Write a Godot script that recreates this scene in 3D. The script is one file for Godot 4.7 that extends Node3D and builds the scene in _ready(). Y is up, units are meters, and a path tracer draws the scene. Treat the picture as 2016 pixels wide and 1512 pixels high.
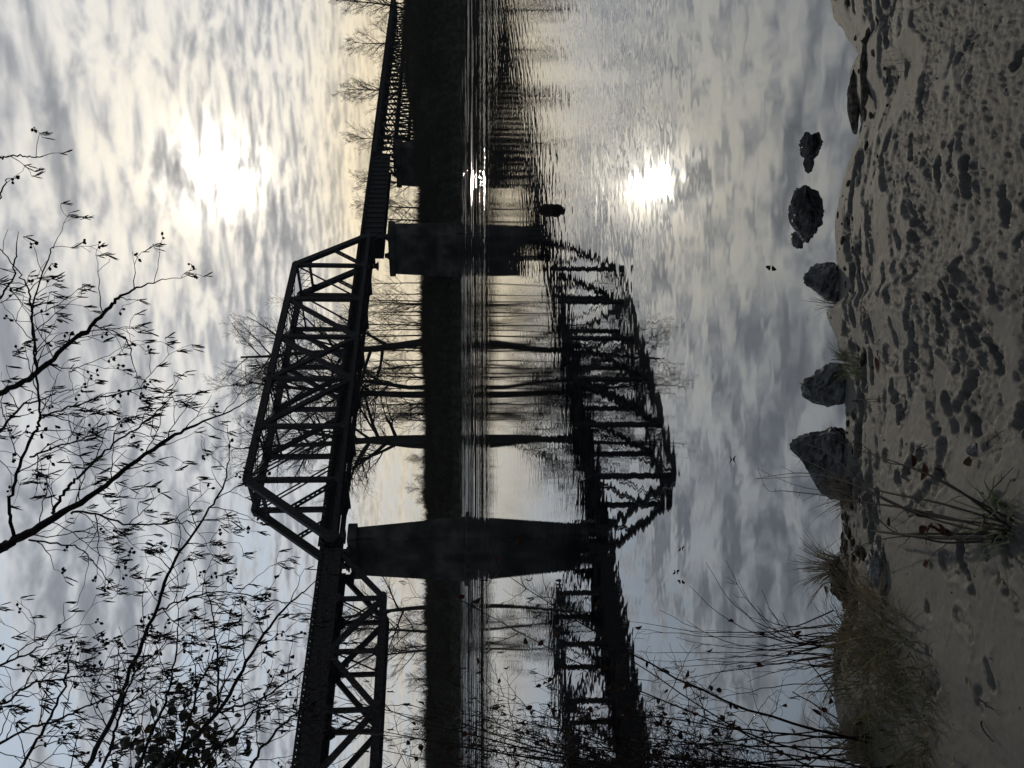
extends Node3D
# A steel railway truss bridge over a calm river, seen from a sandy bank against a veiled winter sun.
# The photograph was taken with the phone on its side, so the camera is rolled by a quarter turn.
# Metres, y up, water at y = 0, the river is crossed along -z. The bridge runs along BS with its near truss on the plane 62 m from the eye.

const EYE := Vector3(0, 2.7, 0)
const TURN := 0.7784          # the bridge's heading, radians from straight across the river
const MID := 64.5             # distance of the track's centre line from the eye, square to the bridge
const SUN_AT := Vector3(0.249, 0.263, -0.932)
var BS := Vector3(sin(TURN), 0, -cos(TURN))
var BN := Vector3(-cos(TURN), 0, -sin(TURN))
var rng := RandomNumberGenerator.new()
var M := {}
var taken := {}
var shore: Array = [Vector2(-2.856, -4.664), Vector2(-2.437, -4.652), Vector2(-2.199, -4.711), Vector2(-2.113, -4.898), Vector2(-1.847, -5.011), Vector2(-1.485, -4.835), Vector2(-1.277, -4.944), Vector2(-0.998, -4.911), Vector2(-0.696, -4.938), Vector2(-0.488, -4.898), Vector2(-0.148, -4.860), Vector2(0.190, -4.898), Vector2(0.369, -5.045), Vector2(0.509, -5.128), Vector2(0.569, -4.964), Vector2(0.738, -4.944), Vector2(0.919, -5.004), Vector2(1.161, -5.004), Vector2(1.375, -4.898), Vector2(1.589, -4.723), Vector2(1.710, -4.675), Vector2(1.859, -4.835), Vector2(2.066, -4.809), Vector2(2.129, -4.723), Vector2(2.348, -4.879), Vector2(2.512, -5.011), Vector2(2.643, -5.066), Vector2(2.860, -5.079)]

# ------------------------------------------------------------------ mesh helper
class Geo:
	var v := PackedVector3Array()
	var n := PackedVector3Array()
	var c := PackedColorArray()
	var ix := PackedInt32Array()
	var uv := PackedVector2Array()
	func quad(a: Vector3, b: Vector3, cc: Vector3, d: Vector3) -> void:
		var k := v.size()
		var nn := (cc - a).cross(b - a).normalized()
		v.append_array([a, b, cc, d]); n.append_array([nn, nn, nn, nn])
		ix.append_array([k, k + 1, k + 2, k, k + 2, k + 3])
	func tri(a: Vector3, b: Vector3, cc: Vector3) -> void:
		var k := v.size()
		var nn := (cc - a).cross(b - a).normalized()
		v.append_array([a, b, cc]); n.append_array([nn, nn, nn])
		ix.append_array([k, k + 1, k + 2])
	func box_at(o: Vector3, x: Vector3, y: Vector3, z: Vector3) -> void:   # o is the centre; x, y, z are half edges
		quad(o + x - y - z, o + x - y + z, o + x + y + z, o + x + y - z)
		quad(o - x - y + z, o - x - y - z, o - x + y - z, o - x + y + z)
		quad(o - x + y - z, o + x + y - z, o + x + y + z, o - x + y + z)
		quad(o - x - y + z, o + x - y + z, o + x - y - z, o - x - y - z)
		quad(o - x - y + z, o - x + y + z, o + x + y + z, o + x - y + z)
		quad(o + x - y - z, o + x + y - z, o - x + y - z, o - x - y - z)
	func bx(o: Vector3, s: Vector3) -> void:
		box_at(o, Vector3(s.x / 2, 0, 0), Vector3(0, s.y / 2, 0), Vector3(0, 0, s.z / 2))
	func bar(a: Vector3, b: Vector3, deep: float, wide: float, side := Vector3(0, 0, 1)) -> void:   # deep lies in the plane square to side
		var l := (b - a) / 2
		var d := l.normalized()
		var e := side.cross(d).normalized()
		if e.length() < 0.5:
			e = Vector3(1, 0, 0).cross(d).normalized()
		var s := d.cross(e).normalized()
		box_at((a + b) / 2, l, e * deep / 2, s * wide / 2)
	func tube(p: PackedVector3Array, r: PackedFloat32Array, sides: int, cap := false) -> void:
		var count := p.size()
		var k := v.size()
		var up := Vector3(0, 1, 0)
		var prev := Vector3.ZERO
		for i in count:
			var d := (p[mini(i + 1, count - 1)] - p[maxi(i - 1, 0)]).normalized()
			if prev == Vector3.ZERO:
				prev = d.cross(up if absf(d.y) < 0.9 else Vector3(1, 0, 0)).normalized()
			var e := (prev - d * prev.dot(d)).normalized()
			prev = e
			var f := d.cross(e)
			for j in sides:
				var a := TAU * j / sides
				var o := e * cos(a) + f * sin(a)
				v.append(p[i] + o * r[i]); n.append(o)
		for i in count - 1:
			for j in sides:
				var j2 := (j + 1) % sides
				var a := k + i * sides + j
				var b := k + i * sides + j2
				var g := a + sides
				var h := b + sides
				ix.append_array([a, g, b, b, g, h])
		if cap:
			for j in range(1, sides - 1):
				var q := k + (count - 1) * sides
				ix.append_array([q, q + j, q + j + 1])
				ix.append_array([k, k + j + 1, k + j])
	func tris() -> int:
		return ix.size() / 3
	func mesh() -> ArrayMesh:
		var a := []
		a.resize(Mesh.ARRAY_MAX)
		a[Mesh.ARRAY_VERTEX] = v
		a[Mesh.ARRAY_NORMAL] = n
		a[Mesh.ARRAY_INDEX] = ix
		if c.size() == v.size():
			a[Mesh.ARRAY_COLOR] = c
		if uv.size() == v.size():
			a[Mesh.ARRAY_TEX_UV] = uv
		var m := ArrayMesh.new()
		m.add_surface_from_arrays(Mesh.PRIMITIVE_TRIANGLES, a)
		return m

# ------------------------------------------------------------------ scene helpers
func numbered(called: String) -> String:
	var k: int = taken.get(called, -1) + 1
	taken[called] = k
	return called if k == 0 else "%s_%03d" % [called, k]

func tag(o: Node3D, label := "", category := "", group := "", kind := "") -> Node3D:
	if label: o.set_meta("label", label)
	if category: o.set_meta("category", category)
	if group: o.set_meta("group", group)
	if kind: o.set_meta("kind", kind)
	return o

func thing(called: String, label: String, category: String, where := Vector3.ZERO, group := "") -> Node3D:
	var o := Node3D.new()
	o.name = numbered(called)
	add_child(o)
	o.position = where
	tag(o, label, category, group)
	return o

func put(called: String, m: Mesh, mat: Material, parent: Node = self, kind := "") -> MeshInstance3D:
	var o := MeshInstance3D.new()
	o.name = called if parent != self else numbered(called)
	o.mesh = m
	o.material_override = mat
	parent.add_child(o, true)
	if kind: o.set_meta("kind", kind)
	return o

func bridge_point(s: float, c: float, y: float) -> Vector3:
	return BS * s + BN * c + Vector3(0, y, 0)

func on_bridge(called: String, label: String, category: String, s: float, y: float, group := "") -> Node3D:
	var o := thing(called, label, category, bridge_point(s, MID, y), group)
	o.basis = Basis(BS, Vector3.UP, -BN)     # x along the bridge, z towards the eye
	return o

func noise(seed_: int, freq: float, octaves := 4, kind := FastNoiseLite.TYPE_SIMPLEX_SMOOTH) -> FastNoiseLite:
	var f := FastNoiseLite.new()
	f.seed = seed_
	f.frequency = freq
	f.noise_type = kind
	f.fractal_octaves = octaves
	f.fractal_type = FastNoiseLite.FRACTAL_FBM if octaves > 1 else FastNoiseLite.FRACTAL_NONE
	return f

func noise_tex(seed_: int, freq: float, dark: Color, light: Color, octaves := 5, size := 512) -> NoiseTexture2D:
	var t := NoiseTexture2D.new()
	t.width = size; t.height = size
	t.seamless = true
	t.noise = noise(seed_, freq, octaves)
	var g := Gradient.new()
	g.set_color(0, dark); g.set_color(1, light)
	g.set_offset(0, 0.25); g.set_offset(1, 0.75)
	t.color_ramp = g
	return t

func mat(albedo: Color, rough := 0.8, tex: Texture2D = null, scale := 1.0, bump: Texture2D = null, bump_cm := 1.0, world := true) -> StandardMaterial3D:
	var m := StandardMaterial3D.new()
	m.albedo_color = albedo.linear_to_srgb()
	m.roughness = rough
	m.metallic_specular = 0.5 if rough < 0.5 else 0.25
	if tex or bump:
		m.uv1_triplanar = true
		m.uv1_world_triplanar = world
		m.uv1_scale = Vector3.ONE * scale
		m.albedo_texture = tex
	if bump:
		m.heightmap_enabled = true
		m.heightmap_texture = bump
		m.heightmap_scale = bump_cm
	return m

func pts(a: Array) -> PackedVector3Array:
	return PackedVector3Array(a)

func smooth(e0: float, e1: float, x: float) -> float:
	return smoothstep(e0, e1, x)

func spline(p: PackedVector3Array, r: Array, per: int) -> Array:
	# a rounder path through the points with radii in between
	var op := PackedVector3Array()
	var orr := PackedFloat32Array()
	var last := p.size() - 1
	for i in last:
		for k in per:
			var t := float(k) / per
			op.append(p[i].cubic_interpolate(p[i + 1], p[maxi(i - 1, 0)], p[mini(i + 2, last)], t))
			orr.append(lerpf(r[i], r[i + 1], t))
	op.append(p[last]); orr.append(r[last])
	return [op, orr]

# ------------------------------------------------------------------ the sky
var sky_big: FastNoiseLite
var sky_mid: FastNoiseLite
var sky_fine: FastNoiseLite
var sky_wisp: FastNoiseLite

func sky_color(az: float, el: float) -> Color:
	var d := Vector3(sin(az) * cos(el), sin(el), -cos(az) * cos(el))
	var y := maxf(d.y, 0.0)
	var t := 1.0 / (y + 0.06)
	var qx := d.x * t
	var qz := d.z * t
	var w := sky_wisp.get_noise_2d(qx * 1.7 + 31.0, qz * 2.4) * 0.10
	var big := sky_big.get_noise_2d(qx * 0.8, qz * 0.9)
	var mid := sky_mid.get_noise_2d((qx + w) * 3.8, (qz + w * 0.6) * 5.6)
	var fine := sky_fine.get_noise_2d((qx + w * 2.0) * 11.0, (qz - w) * 16.0)
	var low := 1.0 - smooth(0.03, 0.2, y)
	var dens := 0.5 + 0.40 * big + 0.80 * mid + 0.24 * fine
	var tau := smooth(0.05, 1.08, dens)
	var g := rad_to_deg(acos(clampf(d.dot(SUN_AT.normalized()), -1.0, 1.0)))
	var warm := exp(-g / 20.0) * 0.85 + 1.0 * low * exp(-g / 45.0)
	warm = clampf(warm, 0.0, 1.0)
	var base := 0.255 + 0.34 * exp(-pow(g / 58.0, 2.0)) + 0.15 * exp(-g / 13.0) + 0.16 * low * exp(-g / 60.0)
	var contrast := lerpf(1.0, 0.42, low)
	var cloud := lerpf(1.28, 0.50, tau)
	cloud = lerpf(1.0, cloud, contrast)
	cloud += (0.07 + 0.10 * exp(-g / 9.0)) * fine * (1.0 - low * 0.4)
	var lum := base * cloud
	var open := pow(clampf(1.30 - 1.15 * tau + 0.50 * fine, 0.0, 1.0), 1.7)
	lum += open * (2.0 * exp(-pow(g / 2.5, 2.0)) + 1.6 * exp(-pow(g / 1.3, 2.0)) + 0.40 * exp(-g / 4.0))
	var tint := Color(0.93, 1.0, 1.10).lerp(Color(1.16, 0.99, 0.70), warm)
	tint = tint.lerp(Color(0.90, 0.99, 1.18), tau * (1.0 - low) * 0.75 * (1.0 - warm * 0.6))
	var col := Color(lum * tint.r, lum * tint.g, lum * tint.b)
	# thin places on the side away from the sun let a little blue through
	var gap := smooth(-0.02, -0.30, mid * 0.7 + big * 0.7) * smooth(12.0, 30.0, g) * (1.0 - 0.3 * low)
	col = col.lerp(Color(0.36, 0.47, 0.60), gap * 0.55)
	return col

func build_sky() -> Image:
	sky_big = noise(11, 0.9, 3)
	sky_mid = noise(23, 1.0, 5)
	sky_mid.fractal_gain = 0.56
	sky_fine = noise(37, 1.0, 4)
	sky_wisp = noise(51, 1.0, 2)
	var w := 4096
	var h := 2048
	var lo := Image.create(w / 8, h / 8, false, Image.FORMAT_RGBF)
	for j in h / 8:
		var el := PI / 2 - PI * (j + 0.5) / (h / 8)
		for i in w / 8:
			lo.set_pixel(i, j, sky_color(TAU * (i + 0.5) / (w / 8), maxf(el, 0.001)) if el > -0.1 else Color(0.25, 0.24, 0.22))
	lo.resize(w, h, Image.INTERPOLATE_BILINEAR)
	# the part of the sky in and around the frame at full sharpness
	for j in range(h / 2 - 560, h / 2 + 8):
		var el := PI / 2 - PI * (j + 0.5) / h
		for k in range(-500, 500):
			var i := posmod(k, w)
			lo.set_pixel(i, j, sky_color(TAU * (k + 0.5) / w, maxf(el, 0.001)))
	return lo

# ------------------------------------------------------------------ water
func wave_tile(n: int, seed_: int) -> Array:
	# slopes of a patch of small waves that repeats seamlessly; rms 1
	var r := RandomNumberGenerator.new()
	r.seed = seed_
	var sxs := PackedFloat32Array(); sxs.resize(n * n)
	var szs := PackedFloat32Array(); szs.resize(n * n)
	var sine := PackedFloat32Array(); sine.resize(4096)
	for i in 4096:
		sine[i] = sin(TAU * i / 4096.0)
	for k in 34:
		var kz := int(round(lerpf(5, 34, pow(r.randf(), 1.3))))
		var kx := int(round(r.randfn(0.0, 0.6) * kz))
		var amp := 1.0 / pow(float(kx * kx + kz * kz), 0.28)
		var ph := r.randf() * 4096.0
		for j in n:
			var a := ph + kz * j * 4096.0 / n
			for i in n:
				var s := sine[int(a + kx * i * 4096.0 / n) & 4095] * amp
				sxs[j * n + i] += s * kx / kz
				szs[j * n + i] += s
	var sum := 0.0
	for q in szs:
		sum += q * q
	var f := 1.0 / sqrt(sum / (n * n))
	for q in n * n:
		sxs[q] *= f; szs[q] *= f
	return [sxs, szs]

var ruffle: FastNoiseLite
var patch: FastNoiseLite

func ripple_size(x: float, z: float) -> float:
	# how ruffled the water is: smooth near the bank, livelier to the right and in streaks towards the far bank
	var dist := -z
	var a := 0.0012 + 0.0016 * smooth(6.0, 20.0, dist)
	var side := smooth(0.04, 0.30, x / dist) * smooth(6.0, 11.0, dist)
	a += side * (0.003 + 0.005 * maxf(0.0, ruffle.get_noise_2d(x * 0.10, z * 0.35)))
	a += 0.0022 * maxf(0.0, ruffle.get_noise_2d(x * 0.06 + 40.0, z * 0.22)) * smooth(8.0, 16.0, dist)
	a += smooth(38.0, 48.0, dist + smooth(5.0, 20.0, x) * 8.0) * maxf(0.0, patch.get_noise_2d(x * 0.010, z * 0.45) + 0.10 + 0.55 * smooth(52.0, 90.0, dist) * smooth(75.0, 5.0, x)) * 0.095
	return a

func water_sheet(called: String, x0: float, x1: float, z0: float, z1: float, nx: int, nz: int, per_x: float, per_z: float, tile: Array, tn: int) -> void:
	var buf := PackedFloat32Array()
	buf.resize(nx * nz * 3)
	var sxs: PackedFloat32Array = tile[0]
	var szs: PackedFloat32Array = tile[1]
	var q := 0
	var step := 8
	var amps := PackedFloat32Array(); amps.resize(nx / step + 2)
	for j in nz:
		var z := lerpf(z0, z1, (j + 0.5) / nz)
		if j % 4 == 0:
			for i in amps.size():
				amps[i] = ripple_size(lerpf(x0, x1, float(i * step) / nx), z)
		var r1 := (int(j * per_z) % tn) * tn
		var r2 := (int(j * per_z * 0.61 + 77.0) % tn) * tn
		for i in nx:
			var a := amps[i / step]
			var c1 := r1 + int(i * per_x) % tn
			var c2 := r2 + (tn - 1 - int(i * per_x * 0.57) % tn)
			buf[q] = 0.5 - (sxs[c1] - sxs[c2] * 0.6) * a * 0.5
			buf[q + 1] = 0.5 - (szs[c1] + szs[c2] * 0.6) * a * 0.5
			buf[q + 2] = 1.0
			q += 3
	var im := Image.create_from_data(nx, nz, false, Image.FORMAT_RGBF, buf.to_byte_array())
	var m := StandardMaterial3D.new()
	m.albedo_color = Color(0.305, 0.32, 0.33).linear_to_srgb()
	m.metallic = 1.0
	m.roughness = 0.02
	m.normal_enabled = true
	m.normal_texture = ImageTexture.create_from_image(im)
	m.texture_repeat = false
	var g := Geo.new()
	g.quad(Vector3(x0, 0, z0), Vector3(x0, 0, z1), Vector3(x1, 0, z1), Vector3(x1, 0, z0))
	g.n = PackedVector3Array([Vector3.UP, Vector3.UP, Vector3.UP, Vector3.UP])
	g.uv = PackedVector2Array([Vector2(0, 0), Vector2(0, 1), Vector2(1, 1), Vector2(1, 0)])
	put(called, g.mesh(), m, self, "structure")

func build_water() -> void:
	ruffle = noise(5, 1.0, 3)
	patch = noise(8, 1.0, 3)
	var tn := 256
	var tile := wave_tile(tn, 4)
	water_sheet("water", -34.0, 34.0, -3.4, -56.0, 2048, 1664, 2.0, 1.7, tile, tn)
	water_sheet("water", -150.0, 150.0, -56.0, -114.5, 1024, 1024, 0.9, 0.9, tile, tn)
	# the river to either side, out of the frame
	var m := mat(Color(0.335, 0.35, 0.36), 0.06)
	m.metallic = 1.0
	for s in [-1.0, 1.0]:
		var g := Geo.new()
		g.bx(Vector3(s * 92.0, -0.05, -29.7), Vector3(116.0, 0.1, 52.6))
		put("water", g.mesh(), m, self, "structure")

# ------------------------------------------------------------------ the far bank
var hill: FastNoiseLite
func bank_y(x: float, z: float) -> float:
	var edge := -111.5 + 1.2 * hill.get_noise_2d(x * 0.05, 3.0) - 0.8 * hill.get_noise_2d(x * 0.4, 9.0)
	var t := edge - z
	var top := 4.6 + 0.9 * smooth(-20.0, 20.0, x) + 2.9 * smooth(22.0, 62.0, x) + 0.7 * hill.get_noise_2d(x * 0.09, z * 0.03)
	if t < 0.0:
		return t * 0.3
	return top * (0.62 * smooth(-1.5, 7.0, t) + 0.38 * smooth(2.0, 13.0, t)) - top * 0.62 * smooth(-1.5, 7.0, 0.0) + 0.3 * hill.get_noise_2d(x * 0.5, z * 0.5)

func build_far_bank() -> void:
	hill = noise(19, 1.0, 3)
	var g := Geo.new()
	var zr := []
	var z := -109.5
	while z > -132.0:
		zr.append(z); z -= 0.7
	while z > -2600.0:
		zr.append(z); z -= 3.0 + 0.18 * (-132.0 - z)
	var nx := 260
	for j in zr.size():
		for i in nx + 1:
			var u := 2.0 * i / nx - 1.0
			var x := u * (170.0 + maxf(0.0, -zr[j] - 135.0) * 0.9)
			g.v.append(Vector3(x, bank_y(x, zr[j]) if zr[j] > -400.0 else 4.6, zr[j]))
	for j in zr.size() - 1:
		for i in nx:
			var a := j * (nx + 1) + i
			g.ix.append_array([a, a + nx + 1, a + 1, a + 1, a + nx + 1, a + nx + 2])
	normals_from(g, zr.size(), nx + 1)
	put("far_bank", g.mesh(), M.bank, self, "structure")
	# low wooded hills on the horizon
	var hg := Geo.new()
	for i in 121:
		var a := deg_to_rad(lerpf(-60.0, 60.0, i / 120.0))
		var r := 2300.0
		var up := 22.0 + 50.0 * maxf(0.0, 0.35 + hill.get_noise_2d(i * 0.045, 77.0)) + 9.0 * hill.get_noise_2d(i * 0.9, 7.0)
		for q in 3:
			hg.v.append(Vector3(sin(a) * (r + q * 160.0), [0.0, up, up * 0.5][q], -cos(a) * (r + q * 160.0)))
	for i in 120:
		for q in 2:
			var a := i * 3 + q
			hg.ix.append_array([a, a + 1, a + 3, a + 3, a + 1, a + 4])
	normals_from(hg, 121, 3)
	put("hills", hg.mesh(), M.hill, self, "structure")
	# dead grass and brush that fringes the bank
	var blade := Geo.new()
	rng.seed = 71
	for k in 26:
		var o := Vector3(rng.randfn(0, 0.42), 0, rng.randfn(0, 0.42))
		var tip := o + Vector3(rng.randfn(0, 0.28), rng.randf_range(0.35, 1.05), rng.randfn(0, 0.28))
		var mid := o.lerp(tip, 0.55) + Vector3(0, 0.08, 0)
		blade.tube(pts([o, mid, tip]), PackedFloat32Array([0.022, 0.016, 0.004]), 3)
	var mm := MultiMesh.new()
	mm.transform_format = MultiMesh.TRANSFORM_3D
	mm.mesh = blade.mesh()
	mm.instance_count = 5200
	for k in 5200:
		var x := rng.randf_range(-82.0, 84.0)
		var zz := -111.5 - pow(rng.randf(), 0.8) * 17.0
		var s := rng.randf_range(0.5, 1.25) * (1.0 if rng.randf() < 0.85 else 1.6)
		if zz > -114.0: s *= 0.5
		mm.set_instance_transform(k, Transform3D(Basis(Vector3.UP, rng.randf() * TAU).scaled(Vector3(s, s * rng.randf_range(0.6, 1.2), s)), Vector3(x, bank_y(x, zz) - 0.05, zz)))
	var mi := MultiMeshInstance3D.new()
	mi.name = "undergrowth"
	mi.multimesh = mm
	mi.material_override = M.dry_grass
	tag(mi, "dead grass and low brush covering the far river bank", "undergrowth", "", "stuff")
	add_child(mi)

func normals_from(g: Geo, rows: int, cols: int) -> void:
	g.n.resize(g.v.size())
	for j in rows:
		for i in cols:
			var k := j * cols + i
			var dx := g.v[j * cols + mini(i + 1, cols - 1)] - g.v[j * cols + maxi(i - 1, 0)]
			var dz := g.v[mini(j + 1, rows - 1) * cols + i] - g.v[maxi(j - 1, 0) * cols + i]
			var nn := dx.cross(dz).normalized()
			g.n[k] = nn if nn.y >= 0.0 else -nn

# ------------------------------------------------------------------ the near bank: sand with footprints
var sand_a: FastNoiseLite
var sand_b: FastNoiseLite
func shore_z(x: float) -> float:
	var k := 0
	while k < shore.size() - 2 and shore[k + 1].x < x:
		k += 1
	var a: Vector2 = shore[k]
	var b: Vector2 = shore[k + 1]
	return lerpf(a.y, b.y, clampf((x - a.x) / (b.x - a.x), 0.0, 1.0))

func sand_base(x: float, z: float) -> float:
	var t := z - shore_z(x)
	var h := 0.02 + 0.25 * t
	if t > 4.5: h = 0.02 + 0.25 * 4.5 + 0.06 * (t - 4.5)
	if t > 6.5: h += 0.62 * (minf(t, 18.0) - 6.5)     # the bank climbs steeply behind the viewer
	# the grassy hummock on the left and the clods at the water's edge
	h += 0.17 * exp(-pow((x + 1.98) / 0.36, 2.0) - pow((z + 4.35) / 0.5, 2.0))
	h += 0.10 * exp(-pow((x + 1.35) / 0.14, 2.0) - pow((z + 4.95) / 0.12, 2.0))
	return h

func build_sand() -> void:
	sand_a = noise(3, 1.0, 4)
	sand_b = noise(9, 1.0, 3)
	var speck := noise(15, 1.0, 2)
	var x0 := -3.7
	var x1 := 3.7
	var z0 := -5.75
	var z1 := -1.3
	var nx := 560
	var nz := 340
	var dx := (x1 - x0) / nx
	var dz := (z1 - z0) / nz
	var g := Geo.new()
	var wet := PackedFloat32Array(); wet.resize((nx + 1) * (nz + 1))
	for j in nz + 1:
		var z := z0 + dz * j
		for i in nx + 1:
			var x := x0 + dx * i
			var t := z - shore_z(x) + 0.035 * sand_a.get_noise_2d(x * 3.0, z * 3.0)
			var h := sand_base(x, z) + 0.018 * sand_a.get_noise_2d(x * 0.9, z * 0.9) * clampf(t * 3.0, 0.0, 1.0)
			var dark := 0.0
			if t < 0.0:
				h = 0.02 + t * 0.4
			# little wave-cut steps along the water
			var band := smooth(0.12, 0.22, t) * (1.0 - smooth(0.62, 0.9, t)) * clampf(0.55 + sand_b.get_noise_2d(x * 0.55 + 8.0, z * 0.5) * 1.2 + 0.25 * smooth(-0.5, 1.5, x), 0.0, 1.0)
			if band > 0.01:
				var n1 := sand_a.get_noise_2d(x * 1.1 + 5.0, z * 3.4) * 0.55 + sand_b.get_noise_2d(x * 4.0, z * 9.0) * 0.18
				var cut := smooth(0.02, 0.10, n1 + 0.02)
				h -= cut * band * 0.035
				dark = maxf(dark, cut * band * 0.8)
				h += cut * band * 0.010 * speck.get_noise_2d(x * 26.0, z * 26.0)
			# trampled ground: most of it higher up the bank and on the right
			var zone := 0.75 * smooth(1.0, 1.5, t + 0.16 * x) * smooth(-0.5, 0.9, x) + 0.30 * smooth(1.5, 2.1, t) * smooth(-1.2, 0.2, x) - 0.40
			var tm := smooth(-0.02, 0.14, sand_b.get_noise_2d(x * 1.5, z * 2.1) * 1.0 + zone + sand_a.get_noise_2d(x * 7.0, z * 9.0) * 0.3)
			if tm > 0.01:
				h += tm * (-0.014 + 0.010 * speck.get_noise_2d(x * 9.0, z * 13.0) + 0.009 * speck.get_noise_2d(x * 24.0 + 9.0, z * 34.0) + 0.006 * speck.get_noise_2d(x * 55.0 + 9.0, z * 60.0))
				dark = maxf(dark, tm * (0.68 + 0.4 * sand_b.get_noise_2d(x * 5.0, z * 8.0)))
			h += 0.0022 * speck.get_noise_2d(x * 22.0, z * 22.0) + 0.005 * sand_b.get_noise_2d(x * 4.0, z * 4.0)
			g.v.append(Vector3(x, h, z))
			wet[j * (nx + 1) + i] = maxf(dark, 0.5 * (1.0 - smooth(0.0, 0.06, t)))
	# footprints: x, z, heading, length
	var prints := [
		[0.192, -3.663, -2.757, 0.281], [0.357, -3.646, -2.529, 0.209], [0.274, -3.889, 2.783, 0.178], [0.032, -3.600, 1.966, 0.412], [-0.089, -3.912, 2.176, 0.324], [0.135, -3.982, 1.949, 0.359], [0.047, -3.075, 1.800, 0.303],
		[-0.164, -3.437, 2.336, 0.218], [0.141, -3.542, 1.832, 0.447], [0.313, -4.255, 2.903, 0.161], [-0.177, -4.344, 2.126, 0.183], [0.602, -3.857, 2.051, 0.213], [0.567, -3.679, 1.937, 0.283], [0.383, -3.198, 2.873, 0.168], [0.340, -3.097, 2.740, 0.197],
		[0.309, -3.304, -3.040, 0.161], [0.277, -2.996, 1.959, 0.283], [-0.410, -3.669, -2.203, 0.335], [-0.491, -3.411, -2.236, 0.421], [-0.132, -3.255, 2.431, 0.244], [-0.195, -2.986, 2.117, 0.220], [0.108, -4.334, 3.067, 0.236], [-0.364, -4.618, 2.958, 0.224],
		[0.477, -4.717, 2.634, 0.237], [0.464, -4.582, 2.830, 0.241], [0.602, -4.417, 2.502, 0.339], [0.348, -4.341, -2.874, 0.214], [0.757, -4.634, -3.122, 0.224], [0.766, -4.314, 3.066, 0.182], [0.862, -3.676, 2.241, 0.230], [0.766, -3.847, 2.523, 0.152],
		[0.772, -3.490, 2.210, 0.286], [1.382, -3.592, 2.698, 0.224], [1.031, -3.465, 2.389, 0.181], [1.195, -3.678, 2.695, 0.181], [1.007, -3.695, 2.938, 0.139], [2.023, -4.182, 2.704, 0.248], [1.732, -4.183, -2.985, 0.154], [1.174, -4.060, 2.806, 0.232],
		[-0.369, -3.575, 1.843, 0.341], [-0.432, -4.053, 2.163, 0.210], [0.459, -3.009, 2.163, 0.290], [0.113, -2.822, 2.319, 0.213], [0.385, -2.785, 2.967, 0.163], [-0.808, -3.176, 1.614, 0.310], [-1.022, -3.078, 1.895, 0.209], [-1.148, -2.843, 2.435, 0.138], [-0.802, -2.687, 1.888, 0.195],
		[-0.630, -4.465, 2.522, 0.208], [-0.689, -4.252, 2.429, 0.206], [0.130, -3.269, 2.190, 0.250], [0.140, -2.945, 2.240, 0.283], [-0.012, -4.604, 2.906, 0.197], [0.459, -3.835, 1.880, 0.466], [-0.537, -3.798, 1.936, 0.327], [1.357, -4.594, 2.563, 0.329], [0.971, -4.295, 3.058, 0.243]]
	rng.seed = 5
	for k in 46:   # older, overlapping prints
		var px := rng.randf_range(-0.9, 1.5)
		prints.append([px, shore_z(px) + rng.randf_range(0.75, 3.1), rng.randfn(0.2, 0.6), rng.randf_range(0.13, 0.23)])
	for p in prints:
		var L: float = p[3]
		L = clampf(L, 0.16, 0.30) if L > 0.15 else L
		var fwd := Vector2(cos(p[2]), sin(p[2]))
		if rng.randf() < 0.5: fwd = -fwd
		var deep := rng.randf_range(0.013, 0.026)
		var tread := rng.randf() < 0.45
		var tilt := rng.randf_range(-0.4, 0.4)
		var reach := L * 0.5 + 0.06
		for j in range(maxi(0, int((p[1] - reach - z0) / dz)), mini(nz, int((p[1] + reach - z0) / dz)) + 1):
			for i in range(maxi(0, int((p[0] - reach - x0) / dx)), mini(nx, int((p[0] + reach - x0) / dx)) + 1):
				var o := Vector2(x0 + dx * i - p[0], z0 + dz * j - p[1])
				var u := o.dot(fwd) / (L * 0.5)
				var wob := 0.008 * sand_a.get_noise_2d(o.x * 22.0 + p[0] * 9.0, o.y * 22.0)
				var wd := absf(o.x * fwd.y - o.y * fwd.x) + wob
				var half := 0.0
				var f1 := (u - 0.40) / 0.6
				var f2 := (u + 0.60) / 0.40
				if absf(f1) < 1.0: half = 0.20 * L * sqrt(1.0 - f1 * f1)
				if absf(f2) < 1.0: half = maxf(half, 0.155 * L * sqrt(1.0 - f2 * f2))
				if u > -0.62 and u < 0.42: half = maxf(half, 0.125 * L)
				var d := half - wd
				if half <= 0.0: d = -0.02 - maxf(0.0, absf(u) - 1.0) * L * 0.5
				var k := j * (nx + 1) + i
				if d > -0.045:
					var inside := smooth(-0.004, 0.013, d)
					var dh := -deep * inside * (1.0 + tilt * u)
					dh += 0.008 * exp(-pow((d + 0.014) / 0.012, 2.0))
					dh += inside * 0.009 * speck.get_noise_2d(o.x * 45.0 + p[0] * 31.0, o.y * 45.0)
					if tread: dh += inside * 0.005 * sign(sin(u * L * 150.0))
					g.v[k] = g.v[k] + Vector3(0, dh, 0)
					wet[k] = maxf(wet[k], inside * 0.30)
	for j in nz:
		for i in nx:
			var a := j * (nx + 1) + i
			g.ix.append_array([a, a + 1, a + nx + 1, a + 1, a + nx + 2, a + nx + 1])
	normals_from(g, nz + 1, nx + 1)
	g.c.resize(g.v.size())
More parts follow.
